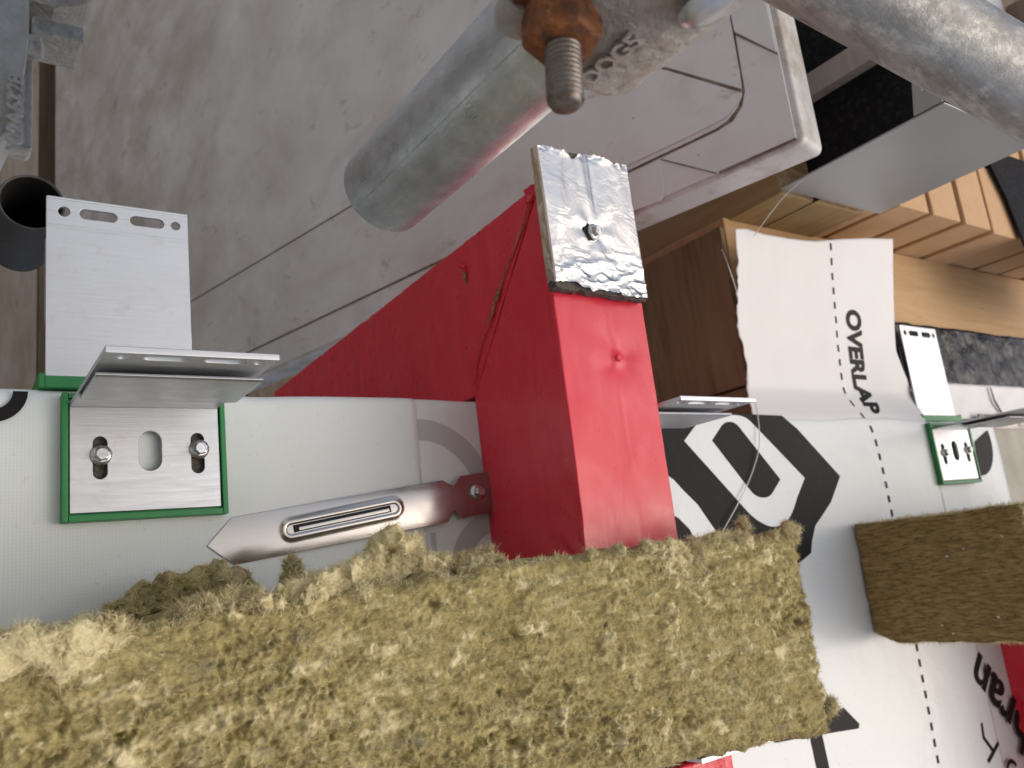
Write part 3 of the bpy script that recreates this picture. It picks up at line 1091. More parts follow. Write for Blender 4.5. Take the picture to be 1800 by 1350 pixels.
def make_bracket(name, label, amap, aw, group, pad_back, slots_screws=True, shift=0.0):
    """amap: (a,b,c) array -> uvn. a along width 0..90, b away from the fixing face, c across the base."""
    o0 = amap(np.array([[45.0, 0, 20.0]]))[0]
    t = empty(name, *o0, label, 'bracket', group)
    hole = [slot(17, -35, 8.4, 27), slot(46.5, -31, 14, 26), slot(76, -33, 8.4, 27)]
    bm_ = lambda a: amap(np.stack([a[:, 0], 1.5 + a[:, 2], -a[:, 1]], 1))
    me_ = plate_mesh('base_plate', [(0, -2.6), (90, -2.6), (90, -69), (0, -69)], hole, 3.0, bm_, 0.25, 1)
    bp_ = link('base_plate', me_, 'alu', t, smooth=False)
    # scribed line across the base: two shallow ridges either side of a groove
    for c_ in (33.6, 35.0):
        for (a0, a1) in ((0.3, 12.6), (21.4, 39.3), (53.7, 71.6), (80.4, 89.7)):
            pts = amap(np.array([(x, y, z) for x in (a0, a1) for y in (3.0, 3.22) for z in (c_, c_ + 0.55)]))
            pyd('scribe_ridge', [tuple(p) for p in pts], BOXF, 'alu', bp_)
    # leg
    hl = [slot(10.5, LEGB - 10, 7.2, 7.2), slot(31.5, LEGB - 10, 23.5, 7.2), slot(62.5, LEGB - 10, 22.5, 7.2), slot(81.5, LEGB - 10, 6.4, 6.4)]
    lm_ = lambda a: amap(np.stack([a[:, 0], a[:, 1], 1.3 + a[:, 2]], 1))
    me_ = plate_mesh('leg', [(0, 0.05), (90, 0.05), (90, LEGB), (0, LEGB)], hl, 2.6, lm_, 0.25, 1)
    lg = link('leg', me_, 'alu', t, smooth=False)
    for b_, segs in ((LEGB - 10.2, ((0.3, 6.5), (14.5, 19.4), (43.6, 50.9), (74, 78))), (LEGB - 20, ((0.3, 89.7),)), (LEGB - 22.2, ((0.3, 89.7),))):
        for (a0, a1) in segs:
            pts = amap(np.array([(x, y, z) for x in (a0, a1) for y in (b_, b_ + 0.8) for z in (-0.22, 0.0)]))
            pyd('scribe_ridge', [tuple(p) for p in pts], BOXF, 'alu', lg)
    # second fin that makes the clip pocket on the inner side, with a rolled lip
    prof = [(40, 2.5), (46, 6.3), (96, 6.3), (98, 5.6), (100, 6.0), (100.5, 7.4), (98.5, 8.3), (45, 8.3), (34, 2.5)]
    pts, m = [], len(prof)
    for a_ in (0.15, 89.85):
        pts += [(a_, b_, c_) for b_, c_ in prof]
    pts = amap(np.array(pts, float))
    fcs = [tuple(range(m)), tuple(range(2 * m - 1, m - 1, -1))] + [(i_, (i_ + 1) % m, m + (i_ + 1) % m, m + i_) for i_ in range(m)]
    pyd('clip_fin', [tuple(p) for p in pts], fcs, 'alu', lg, bevel=0.3)
    # tip bead
    pts = amap(np.array([(x, y, z) for x in (0.1, 89.9) for y in (LEGB - 1.8, LEGB + 0.1) for z in (-0.5, 3.3)]))
    pyd('tip_bead', [tuple(p) for p in pts], BOXF, 'alu', lg, bevel=0.5)
    # green thermal pad: tray with an open middle and a raised rim
    pm_ = lambda a: amap(np.stack([a[:, 0], a[:, 2] - 2.4, -a[:, 1]], 1))
    mid_ = rounded([(28, -14), (66, -14), (66, -56), (28, -56)], 4)[::-1]
    me_ = plate_mesh('thermal_pad', [(-4.2, 6), (94.2, 6), (94.2, -74), (-4.2, -74)], [mid_, slot(17, -35, 10, 29), slot(76, -33, 10, 29)], 4.4, pm_, 0.3, 1)
    pd = link('thermal_pad', me_, 'green', t, smooth=False)
    for ca_ in (17, 76):  # dark plates under the side slots, standing in for the shade inside them
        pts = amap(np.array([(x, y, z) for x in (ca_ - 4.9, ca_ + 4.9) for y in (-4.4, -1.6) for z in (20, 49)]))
        pyd('slot_shade', [tuple(p) for p in pts], BOXF, 'core', pd)
    for nm, (a0, a1, c0, c1) in (('rim', (-4.4, -0.9, -6.2, 74.2)), ('rim', (90.9, 94.4, -6.2, 74.2)), ('rim', (-0.85, 90.85, 70.2, 74.25)), ('rim', (-0.85, 90.85, -6.25, -3.0))):
        top = 4.6 if c1 > 0 else 3.2
        pts = amap(np.array([(x, y, z) for x in (a0, a1) for y in (-4.7, top) for z in (c0, c1)]))
        pyd(nm, [tuple(p) for p in pts], BOXF, 'green', pd, bevel=0.5)
    if slots_screws:
        ax_ = amap(np.array([[0, 0, 0], [0, 1.0, 0], [1.0, 0, 0]]))
        for (sa_, sc_) in ((17.6, 33.5), (77, 30.5)):
            p0 = amap(np.array([[sa_, 3.05, sc_]]))[0]
            hexscrew(t, p0, ax_[1] - ax_[0], ax_[2] - ax_[0] + 0.25 * np.array([0, 1, 0]))
    return t


def wall_map(u0, vleg, n0):
    return lambda a: np.stack([u0 + a[:, 0], vleg - a[:, 2], n0 + a[:, 1]], 1)


def reveal_map(u0, nleg, v0):
    return lambda a: np.stack([u0 + a[:, 0], v0 + a[:, 1], nleg - a[:, 2]], 1)


GA = 'aluminium wall brackets'
br1 = make_bracket('wall_bracket', 'large aluminium bracket screwed on green pad, its leg pointing out at the viewer, at left',
                   wall_map(-304.5, -10, 6.0), 0, GA, 0)
br2 = make_bracket('wall_bracket', 'large aluminium bracket leg with slotted tip standing upright at left',
                   reveal_map(-316.5, -5, 6.0), 0, GA, 0)
copy_tree(br1, W(103 + 304.5, -26 + 10, -2), 'aluminium bracket half hidden behind the right side of the red barrier', group=GA)
copy_tree(br1, W(66 + 304.5, -283 + 10, -2), 'bracket with only a silver tip showing under the lower edge of the big wool slab', group=GA)
copy_tree(br1, W(690 + 304.5, -24 + 10, -3), 'small blurred bracket with bright base plate on green pad at right', group=GA)
copy_tree(br2, W(692 + 316.5, -9 - 6, -2), 'small blurred upright bracket leg with slotted tip at right', group=GA)

# ================================================================ FIXING BLADE
blade = empty('fixing_blade', -110, -90, 3, 'pointed stainless fixing blade lying flat on the membrane beside the red barrier', 'fixing blade')
out = [(-223, -104), (-206.3, -86), (-43, -67.3), (-34, -72.3), (-27, -64.8), (12, -60.5), (10, -93.5), (-29, -98), (-35, -91), (-41, -100), (-206, -118)]
def blade_n(x, y):
    c_ = (y + 78.5 - 0.128 * (x + 13.3))
    return 8.6 + 0.03 * x - 0.0045 * c_**2 + 0.010 * np.abs(c_) * np.clip((-x - 150) / 60, 0, 1)


slit = [(-164, -97.8), (-163.8, -96.0), (-90, -86.2), (-90.2, -88.0)]
me = plate_mesh('blade', out, [], 1.6, lambda a: np.stack([a[:, 0], a[:, 1], blade_n(a[:, 0], a[:, 1]) + a[:, 2]], 1), 0.3, 1, sub=3)
bo = link('blade', me, 'blade', blade)
me.set_sharp_from_angle(angle=math.radians(30))
# pressed rib round the slit
d = np.array([74.0, 9.8])
d /= np.linalg.norm(d)
nrm = np.array([-d[1], d[0]])


def ribmesh():
    c0, c1 = np.array([-166.0, -97.2]), np.array([-87.0, -86.9])
    pts, faces = [], []
    prof = [(9.5, 0.0), (8.0, 0.1), (6.6, 0.45), (5.2, 0.7), (4.0, 0.45), (3.0, -0.1), (2.5, -0.3)]
    ring = []
    k_ = 12
    for i_ in range(k_ + 1):
        t_ = -math.pi / 2 + math.pi * i_ / k_
        ring.append((c1, math.cos(t_), math.sin(t_)))
    for i_ in range(k_ + 1):
        t_ = math.pi / 2 + math.pi * i_ / k_
        ring.append((c0, math.cos(t_), math.sin(t_)))
    m = len(ring)
    for (r_, h_) in prof:
        for (c, x, y) in ring:
            p = c + r_ * (x * d + y * nrm)
            base = float(blade_n(p[0], p[1])) + 0.83
            pts.append((p[0], p[1], base + h_))
    for j_ in range(len(prof) - 1):
        for i_ in range(m):
            faces.append((j_ * m + i_, j_ * m + (i_ + 1) % m, (j_ + 1) * m + (i_ + 1) % m, (j_ + 1) * m + i_))
    return pts, faces


pts, faces = ribmesh()
pyd('pressed_rib', pts, faces, 'blade', bo, smooth=True)
pts = []
for (t0, s0) in ((-164.5, -1), (-164.5, 1), (-89.5, 1), (-89.5, -1)):
    c = np.array([t0, -97.0 + (t0 + 164.5) * 0.1324]) + nrm * s0 * 2.6
    pts.append((c[0], c[1], 9.55 + 0.03 * c[0]))
pyd('slit', pts, [(0, 1, 2, 3)], 'bore', bo)
pts = []
for hh in (0.0, 1.3):
    for (t0, s0) in ((-161, -1), (-161, 1), (-91, 1), (-91, -1)):
        c = np.array([t0, -96.6 + (t0 + 161) * 0.1324]) + nrm * (s0 * 1.3 - 0.7)
        pts.append((c[0], c[1], 9.6 + hh * .6 + 0.03 * c[0]))
pyd('tongue', pts, [(0, 1, 2, 3), (4, 5, 6, 7), (0, 1, 5, 4), (1, 2, 6, 5), (2, 3, 7, 6), (3, 0, 4, 7)], 'blade', bo, bevel=0.4)
hexscrew(blade, (-13.3, -78.5, 9.1), (0, 0, 1), (1, .3, 0))

# ================================================================ RED BARRIER
bar = empty('cavity_barrier', 45, -145, 0, 'red film wrapped cavity barrier turning the wall corner in the middle', 'barrier')


def redblock(name, quad, u0, u1, cnt, parent, mat='red', front=None, seed=50, amp=0.8, bevel=1.6, ripple=0.25):
    """quad: four (n,v) corners in order b0c0,b1c0,b1c1,b0c1 ; a along u."""
    abc, fc = hexgrid(None, cnt)
    A, B, C = abc[:, 0], abc[:, 1], abc[:, 2]
    Q = np.array(quad, float)
    nv = ((1 - B) * (1 - C))[:, None] * Q[0] + (B * (1 - C))[:, None] * Q[1] + (B * C)[:, None] * Q[2] + ((1 - B) * C)[:, None] * Q[3]
    p = np.stack([u0 + (u1 - u0) * A, nv[:, 1], nv[:, 0]], 1)
    dv_ = np.stack([fbm(p, 46, 2, seed), fbm(p, 46, 2, seed + 3), fbm(p, 46, 2, seed + 6)], 1)
    pin = (4 * A * (1 - A))[:, None]
    p2 = p + amp * dv_
    p2 += 0.12 * np.stack([fbm(p * [1, .35, 1], 9, 2, seed + 11), np.zeros(len(p)), fbm(p * [1, .35, 1], 9, 2, seed + 12)], 1)
    m = A < 1e-6
    pw = p * [0, .10, 1]
    p2[m, 0] += (ripple * fbm(pw, 4.5, 2, seed + 20) + ripple * fbm(p * [0, .3, 1], 14, 2, seed + 24))[m]
    rr_ = np.hypot(p[:, 2] - 128, p[:, 1] + 165)
    th_ = np.arctan2(p[:, 1] + 165, 128 - p[:, 2])
    p2[m, 0] += (1.3 * np.exp(-(rr_ / 48)**2) * np.sin(19 * th_ + 1.5 * np.sin(rr_ / 9)))[m]
    if front is not None:
        m = B > 0.9999
        p2[m, 2] += front(p[m])
    me_ = fast(name, WA(p2), fc)
    fix_normals(me_)
    o = link(name, me_, mat, parent)
    addbevel(o, bevel, 2, 35)
    return o


def dimple(p):
    x, y = p[:, 0] - 55.5, p[:, 1] - 5.5
    r = np.hypot(x, y)
    th = np.arctan2(y, x)
    h = -2.2 * np.exp(-(r / 17)**2) + 2.8 * np.exp(-(r / 4.6)**2)
    h += 0.30 * np.exp(-((r - 18) / 14)**2) * np.cos(4 * th + 1.1) * np.clip(r / 8, 0, 1)
    h += 0.10 * np.exp(-((r - 10) / 9)**2) * np.cos(7 * th + 2)
    h += 0.35 * np.exp(-((x + 3) / 1.2)**2) * np.clip((r - 12) / 10, 0, 1)
    h -= 0.8 * np.exp(-(((p[:, 1] + 128) / 16)**2)) * (0.5 + 0.5 * np.sin(p[:, 0] / 9))
    return h


redblock('front_limb', [(0.3, -150), (120, -150), (121, 140), (0.3, 2)], 0, 90, (44, 60, 140), bar, front=dimple, seed=60, amp=0.5)
redblock('return_limb', [(-489, 3.2), (-1.0, 3.2), (117.5, 141), (-489, 126)], 0.4, 89.5, (30, 260, 34), bar, seed=80, amp=0.6, ripple=0.45, bevel=1.0)
# wool showing in the mitre gap and the torn film lips
seam = np.array([(112, 135.5), (98, 119.5), (80, 103), (62, 86), (49, 74), (37, 59.5), (21, 44), (9, 28), (1, 10.5)], float)
tt = np.linspace(0, 1, 60)
sn = np.interp(tt, np.linspace(0, 1, 9), seam[:, 0]) + 0.7 * RNG.normal(size=60)
sv = np.interp(tt, np.linspace(0, 1, 9), seam[:, 1]) + 0.7 * RNG.normal(size=60)
sw = 0.35 + 0.35 * RNG.random(60) + 2.2 * np.exp(-((tt - .50) / .06)**2) + 1.0 * np.exp(-((tt - .60) / .05)**2) + 0.5 * np.exp(-((tt - .2) / .1)**2)
sw[np.arange(60) % 13 == 5] *= .15
pts, faces = [], []
for k_ in range(60):
    pts += [(-1.0, sv[k_] + sw[k_] * .75, sn[k_] - sw[k_] * .66), (-1.0, sv[k_] - sw[k_] * .75, sn[k_] + sw[k_] * .66)]
    if k_:
        faces.append((2 * k_ - 2, 2 * k_ - 1, 2 * k_ + 1, 2 * k_))
pyd('torn_seam', pts, faces, 'wool_d', bar)
for sgn in (1, -1):
    lip = []
    for k_ in range(0, 60, 2):
        o_ = sw[k_] + 0.25
        lip.append((-0.6 - 0.6 * random.random(), sv[k_] + sgn * o_ * .75 + random.uniform(-.3, .3), sn[k_] - sgn * o_ * .66))
    polytube('film_lip', lip, 0.3, 'red_w', bar, 6)
# small puncture with a curled film tag
pyd('puncture', [(-1.4, 117, 5.5), (-1.4, 110, 9), (-1.4, 102, 7.5), (-1.4, 101, 5), (-1.4, 109, 3.8)], [(0, 1, 2, 3, 4)], 'wool_d', bar)
pts = [(-1.5, 124.5, -2.5), (-3.8, 122, 1), (-4.6, 119, 5), (-2.2, 117, 9), (-1.4, 112, 9.5), (-1.5, 118.5, -1), (-3.2, 117.5, 1.5), (-3.6, 116, 4), (-1.8, 114, 6.5), (-1.3, 110, 8)]
o = pyd('film_tag', pts, [(i_, i_ + 1, i_ + 6, i_ + 5) for i_ in range(4)], 'red_w', bar, smooth=True)
s = o.modifiers.new('solid', 'SOLIDIFY')
s.thickness = 0.0005
# ragged film corner at the top behind the foil strip
abc, fc = hexgrid(None, (8, 10, 10))
p = np.stack([1 + 12 * abc[:, 0], 132 + 12 * abc[:, 2], 104 + 17 * abc[:, 1]], 1)
p += 2.0 * np.stack([fbm(p, 7, 3, 5), fbm(p, 7, 3, 6), fbm(p, 7, 3, 7)], 1)
me = fast('film_corner', WA(p - np.array([2.2, 0, 0])), fc)
fix_normals(me)
link('film_corner', me, 'red_w', bar)
# fixing pin in the dimple
revolve('pin_head', [(3.0, -1.5), (3.0, 0.6), (2.2, 1.3), (0.1, 1.4)], 16, basis((55.5, 5.5, 120.6), (0, 0, 1)), 'red_w', bar)

low = empty('cavity_barrier', 60, -290, 0, 'wrinkled red barrier piece peeping out under the big wool slab', 'barrier')
redblock('limb', [(0.5, -640), (119, -640), (119, -288), (0.5, -288)], 18, 112, (24, 24, 60), low, 'red_w', seed=90, amp=2.2)
far = empty('cavity_barrier', 790, -290, 0, 'dark red barrier piece at the right frame edge below the small wool slab', 'barrier')
redblock('limb', [(-3, -640), (118, -640), (118, -266), (-3, -266)], 752, 842, (16, 20, 50), far, 'red', seed=95, amp=1.2)

# --- foil faced intumescent strip on the front limb
foil = empty('foil_strip', 40, 55, 121, 'torn piece of silver foil faced strip screwed to the red barrier front', 'foil strip')
nu, nv = 100, 150
us = np.linspace(0, 1, nu)
vs = np.linspace(0, 1, nv)
SEC = []                                  # U-shaped section (u,n) round the strip
for t in np.linspace(0, 1, 14):
    SEC.append((-5.5, 122.3 + 9.2 * t))
for t in np.linspace(0, 1, 100)[1:-1]:
    SEC.append((-5.5 + 91.5 * t, 131.9))
for t in np.linspace(0, 1, 14):
    SEC.append((86.0, 131.5 - 9.2 * t))
SEC = np.array(SEC)
ns = len(SEC)
frac = (SEC[:, 0] + 5.5) / 91.5
x1 = np.stack([SEC[:, 0], np.zeros(ns), SEC[:, 1]], 1)
vt = 167 + 1.2 * frac + 2.2 * fbm(x1, 7, 3, 3) - 4.5 * np.exp(-((frac - .36) / .09)**2)
vb = 56 - 4 * frac + 4.5 * np.exp(-((frac - .12) / .14)**2) + 2.0 * fbm(x1, 6, 3, 8)
q = np.zeros((ns, nv, 3))
q[:, :, 0] = SEC[:, 0][:, None]
q[:, :, 2] = SEC[:, 1][:, None]
q[:, :, 1] = vb[:, None] + (vt - vb)[:, None] * vs[None, :]
flat = q.reshape(-1, 3)
fu, fv = flat[:, 0].copy(), flat[:, 1].copy()
front = (flat[:, 2] > 131.0)
pz = np.stack([fu, fv, np.zeros(len(fu))], 1)
h = 0.5 * fbm(pz, 40, 2, 12)
for (x0, sl, wd_, am, lo) in ((37, -0.03, 3.4, 0.7, 108), (44, 0.02, 2.2, -0.7, 104), (24, 0.05, 6.0, 0.5, 118), (58, 0.08, 6.0, 0.4, 105), (6, 0.16, 5.0, 0.7, 90), (76, -0.08, 7, 0.5, 90)):
    h += am * np.exp(-((fu - (x0 + sl * (fv - 110))) / wd_)**2) * np.clip((fv - lo) / 22, 0, 1)
crum = np.clip((92 - fv) / 26, 0, 1)
ridg = 1 - np.abs(fbm(pz * [1, 1.9, 1], 22, 2, 19))
ridg2 = 1 - np.abs(fbm(pz * [1, 1.6, 1], 10, 2, 29))
h += crum * (1.6 * ridg**2 + 0.8 * ridg2**2 - 0.8)
rim = np.clip((fv - 160) / 6, 0, 1)
h += rim * 0.7 * fbm(pz, 4, 3, 33)
r = np.hypot(fu - 38.5, fv - 102)
th = np.arctan2(fv - 102, fu - 38.5)
h += -1.6 * np.exp(-(r / 6.5)**2) + 0.35 * np.exp(-((r - 14) / 9)**2) * np.cos(5 * th + 0.5)
flat[front, 2] += h[front]
side = ~front
sg = np.where(fu < 0, -1, 1)
flat[side, 0] += sg[side] * 0.5 * fbm(flat[side] * [1, .5, 1], 12, 3, 44)
i, j = np.meshgrid(np.arange(ns - 1), np.arange(nv - 1), indexing='ij')
a = (i * nv + j).ravel()
me = fast('foil_face', WA(flat), np.stack([a, a + nv, a + nv + 1, a + 1], 1))
fix_normals(me)
ff = link('foil_face', me, 'foil', foil)
abc, fc = hexgrid(None, (60, 76, 9))
p = np.stack([-4.6 + 89.8 * abc[:, 0], 54.0 + 113.5 * abc[:, 1] - 2.5 * abc[:, 0] * (1 - abc[:, 1]), 121.9 + 8.0 * abc[:, 2]], 1)
endm = np.clip((59 - p[:, 1]) / 5, 0, 1) + np.clip((p[:, 1] - 163) / 4, 0, 1)
p[:, 1] += endm * 1.8 * fbm(p, 5, 3, 51)
p[:, 2] += endm * 0.5 * fbm(p, 4, 3, 52)
me = fast('core', WA(p), fc)
fix_normals(me)
link('core', me, 'core', foil)
pyd('torn_hole', [(38.5 - 4 + 6.2 * (1 + .18 * math.sin(5 * t_)) * math.cos(t_), 101.5 + 6.8 * (1 + .12 * math.cos(7 * t_)) * math.sin(t_), 132.0) for t_ in np.linspace(0, 2 * math.pi, 25)[:-1]], [tuple(range(24))], 'bore', foil)
hexscrew(foil, (38.5, 102, 132.1), (0.12, -0.06, 1), (1, .4, 0))

# ================================================================ STONE WOOL
def fibres(pos, nrm_, L, width, tangent=None, tspread=1.0, lift=0.5, seed=1, curl=0.5, K=4, tint=None):
    """ribbon fibres in mm space; returns verts, quads, tint"""
    rg = np.random.default_rng(seed)
    m = len(pos)
    rnd = rg.normal(size=(m, 3)) * tspread
    if tangent is not None:
        rnd = rnd + np.asarray(tangent)
    T_ = rnd - (rnd * nrm_).sum(1)[:, None] * nrm_
    T_ /= np.linalg.norm(T_, axis=1)[:, None] + 1e-9
    B_ = np.cross(nrm_, T_)
    ln = L[0] + (L[1] - L[0]) * rg.random(m)**1.6
    lf = lift * ln * rg.random(m)
    cu = curl * ln * rg.normal(size=m)
    wd_ = width[0] + (width[1] - width[0]) * rg.random(m)
    rows = []
    for k_ in range(K):
        t_ = k_ / (K - 1)
        c = pos + T_ * (ln * t_)[:, None] + nrm_ * (lf * math.sin(t_ * 2.2) - 0.25)[:, None] + B_ * (cu * t_ * t_ * .6)[:, None]
        w_ = (wd_ * (1 - .55 * t_))[:, None] * B_ * 0.5
        rows += [c - w_, c + w_]
    V_ = np.stack(rows, 1).reshape(-1, 3)
    base = (np.arange(m) * 2 * K)[:, None]
    quad = []
    for k_ in range(K - 1):
        quad.append(base + np.array([[2 * k_, 2 * k_ + 1, 2 * k_ + 3, 2 * k_ + 2]]))
    F_ = np.stack(quad, 1).reshape(-1, 4)
    tn = np.repeat(rg.random(m) if tint is None else np.clip(tint + rg.normal(size=m) * .28, 0, 1), 2 * K)
    return V_, F_, tn


def settint(me_, tn):
    at_ = me_.attributes.new('tint', 'FLOAT', 'POINT')
    at_.data.foreach_set('value', np.asarray(tn, dtype=np.float32))


def fibre_obj(parts, parent):
    Vs, Fs, Ts = [], [], []
    off = 0
    for V_, F_, t_ in parts:
        Vs.append(V_)
        Fs.append(F_ + off)
        Ts.append(t_)
        off += len(V_)
    me_ = fast('fibres', WA(np.concatenate(Vs)), np.concatenate(Fs))
    settint(me_, np.concatenate(Ts))
    o = link('fibres', me_, 'fibre', parent)
    tag(o, kind='stuff')
    return o


def wool_tuft(name, c, size, rot, parent, seed, nf_=1400, pale=0.6, frag=0.8, fl=(1.5, 5.5)):
    """ragged lump: displaced ellipsoid plus fibres. size = radii in local axes, rot = Euler in uvn."""
    bm_ = bmesh.new()
    bmesh.ops.create_icosphere(bm_, subdivisions=4 if max(size) < 9 else 6, radius=1.0)
    p_ = np.array([v_.co[:] for v_ in bm_.verts])
    f_ = np.array([[v_.index for v_ in q_.verts] for q_ in bm_.faces])
    bm_.free()
    s_ = np.array(size, float)
    m_ = np.array(Matrix.Rotation(rot[2], 3, 'Z') @ Matrix.Rotation(rot[1], 3, 'Y') @ Matrix.Rotation(rot[0], 3, 'X'))
    base = p_ * s_
    d1 = fbm(base, max(s_) * 0.45, 3, seed, 0.6)
    d2 = fbm(base, 5.0, 4, seed + 4, 0.65)
    en = p_ / s_
    en /= np.linalg.norm(en, axis=1)[:, None]
    base = base + en * (frag * (0.55 * min(s_) * d1 + 1.9 * d2))[:, None] + frag * np.stack([fbm(base, 8, 3, seed + 7), fbm(base, 8, 3, seed + 8), fbm(base, 8, 3, seed + 9)], 1) * 0.35 * min(s_)
    q_ = base @ m_.T + np.array(c)
    me_ = fast(name, WA(q_), f_)
    settint(me_, np.clip(pale * .85 + 0.3 * d1 + 0.2 * d2, 0, 1))
    o = link(name, me_, 'wool', parent)
    rg = np.random.default_rng(seed)
    pick = rg.integers(0, len(q_), nf_)
    nr = np.zeros(len(me_.vertices) * 3)
    me_.vertices.foreach_get('normal', nr)
    nr = nr.reshape(-1, 3)[:, [2, 0, 1]]
    if np.mean(np.sum(nr * (q_ - np.array(c)), 1)) < 0:
        nr = -nr
    V_, F_, t_ = fibres(q_[pick], nr[pick], fl, (0.15, 0.3), None, 1.0, 0.7, seed + 1, 0.9)
    return o, (V_, F_, np.clip(t_ * .6 + pale * .5, 0, 1))


slab = empty('wool_slab', -100, -277, 4, 'big ragged olive yellow stone wool slab across the bottom foreground', 'insulation slab')
U0, U1, V0, V1, N0, N1 = -480.0, 150.0, -277.0, -139.0, 4.0, 180.0
du = 0.65
nu = int((U1 - U0) / du) + 1
nv = int((V1 - V0) / du) + 1
ug = np.linspace(U0, U1, nu)
vg = np.linspace(V0, V1, nv)
GU, GV = np.meshgrid(ug, vg, indexing='ij')
P = np.stack([GU.ravel(), GV.ravel(), np.full(GU.size, N1)], 1)
wp = P + np.stack([6 * fbm(P, 30, 2, 100), 6 * fbm(P, 30, 2, 101), np.zeros(len(P))], 1)
H = 2.2 * fbm(wp * [.5, 1, 1], 26, 3, 110) + 1.5 * fbm(wp * [.45, 1, 1], 9, 3, 120, .6) + 0.9 * fbm(wp * [.7, 1, 1], 3.2, 2, 130) + 0.85 * fbm(P, 1.7, 2, 135)
MK = np.clip(.42 + .75 * fbm(P, 48, 2, 148), .15, 1.0)
H = H * (.45 + .6 * MK) + 0.7 * fbm(P * [.16, 1, 1], 2.4, 2, 149) + 0.9 * fbm(wp * [.2, 1, 1], 6, 2, 151)
H += 1.3 * (1 - np.abs(fbm(wp * [.4, 1, 1], 12, 2, 140))) ** 3
H += 5.0 * MK * np.clip(fbm(wp * [.8, 1, 1], 6.5, 3, 145, .6) - .35, 0, 1) - 4.0 * np.clip(fbm(wp * [.6, 1, 1], 8, 3, 147, .6) - .5, 0, 1)
H = H.reshape(GU.shape)
MK = MK.reshape(GU.shape)
TN = 0.30 + (0.15 * fbm(P, 5, 3, 150) + 0.20 * fbm(P * [.16, 1, 1], 3.0, 2, 152) + 0.16 * fbm(P, 38, 2, 155)).reshape(GU.shape)
WU = GU + (1.9 * fbm(P, 4.5, 3, 170, .65)).reshape(GU.shape)
WV = GV + (1.9 * fbm(P, 4.5, 3, 175, .65)).reshape(GU.shape)
rl = np.random.default_rng(5)
for k_ in range(2200):
    cu_, cv_ = rl.uniform(U0, U1), rl.uniform(V0 + 4, V1 - 2)
    big = rl.random() < 0.13
    s1 = rl.uniform(2.6, 6.5) if big else rl.uniform(0.9, 2.4)
    s2 = s1 * rl.uniform(.35, .7)
    am = rl.uniform(2.5, 6.0) if big else rl.uniform(0.8, 3.0)
    if rl.random() < .30:
        am = -am * 1.3
    am *= MK[min(nu - 1, max(0, int((cu_ - U0) / du))), min(nv - 1, max(0, int((cv_ - V0) / du)))]
    an = rl.normal(0.15, .7) + (math.pi / 2 if rl.random() < .35 else 0)
    R = 3.2 * s1
    i0, i1 = max(0, int((cu_ - R - U0) / du)), min(nu, int((cu_ + R - U0) / du) + 1)
    j0, j1 = max(0, int((cv_ - R - V0) / du)), min(nv, int((cv_ + R - V0) / du) + 1)
    if i1 <= i0 or j1 <= j0:
        continue
    X, Y = WU[i0:i1, j0:j1] - cu_, WV[i0:i1, j0:j1] - cv_
    xr, yr = X * math.cos(an) + Y * math.sin(an), -X * math.sin(an) + Y * math.cos(an)
    w_ = np.exp(-((xr / s1)**2 + (yr / s2)**2))
    H[i0:i1, j0:j1] += am * w_
    if am > 0:
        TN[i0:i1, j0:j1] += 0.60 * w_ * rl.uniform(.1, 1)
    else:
        TN[i0:i1, j0:j1] -= 0.7 * w_  # pits tinted darker, their shade put into the colour
ED = np.minimum(np.minimum(GV - V0, V1 - GV), U1 - GU)
roundoff = 5.0 * np.clip(1 - ED / 6.0, 0, 1)**2
F3 = np.stack([GU, GV, N1 + H - roundoff], 2)
ev = 2.6 * fbm(np.stack([GU.ravel(), GU.ravel() * 0, GV.ravel() * 0], 1), 11, 4, 160, .6).reshape(GU.shape)
F3[:, :, 1] += ev * np.clip(1 - (V1 - GV) / 14, 0, 1)
ev2 = 2.2 * fbm(np.stack([GU.ravel(), GU.ravel() * 0 + 40, GV.ravel() * 0], 1), 11, 4, 161, .6).reshape(GU.shape)
F3[:, :, 1] += ev2 * np.clip(1 - (GV - V0) / 14, 0, 1)
ev3 = 2.4 * fbm(np.stack([GV.ravel(), GV.ravel() * 0, GV.ravel() * 0], 1), 11, 4, 162, .6).reshape(GU.shape)
F3[:, :, 0] += ev3 * np.clip(1 - (U1 - GU) / 14, 0, 1)
F3[:, :, 1] -= 8.5 * np.clip((-110 - GU) / 235, 0, 1.3) * np.clip(1 - (V1 - GV) / 70, 0, 1)
F3[:, :, 1] += 9.0 * np.clip((142 - GU) / 130, 0, 1) * np.clip(1 - (GV - V0) / 70, 0, 1)
# skirt: sides run back to n=N0
def skirt(line, drop_axis_n, seed):
    """line (m,3) front edge; returns rows going back."""
    rows = [line]
    for k_, nn in enumerate(np.linspace(N1 - 6, N0, 26)):
        r_ = line.copy()
        r_[:, 2] = nn
        r_ += 1.6 * np.stack([fbm(r_, 9, 3, seed) * .5, fbm(r_, 9, 3, seed + 1), fbm(r_, 9, 3, seed + 2) * .4], 1)
        rows.append(r_)
    return np.stack(rows, 0)


mesh_parts = [(F3.reshape(-1, 3), None)]
Vall, Fall, Tall, off = [], [], [], 0


def addgrid(G, tint):
    global off
    a_, b_ = G.shape[:2]
    i_, j_ = np.meshgrid(np.arange(a_ - 1), np.arange(b_ - 1), indexing='ij')
    k0 = (i_ * b_ + j_).ravel() + off
    Fall.append(np.stack([k0, k0 + b_, k0 + b_ + 1, k0 + 1], 1))
    Vall.append(G.reshape(-1, 3))
    Tall.append(tint.ravel())
    off += a_ * b_


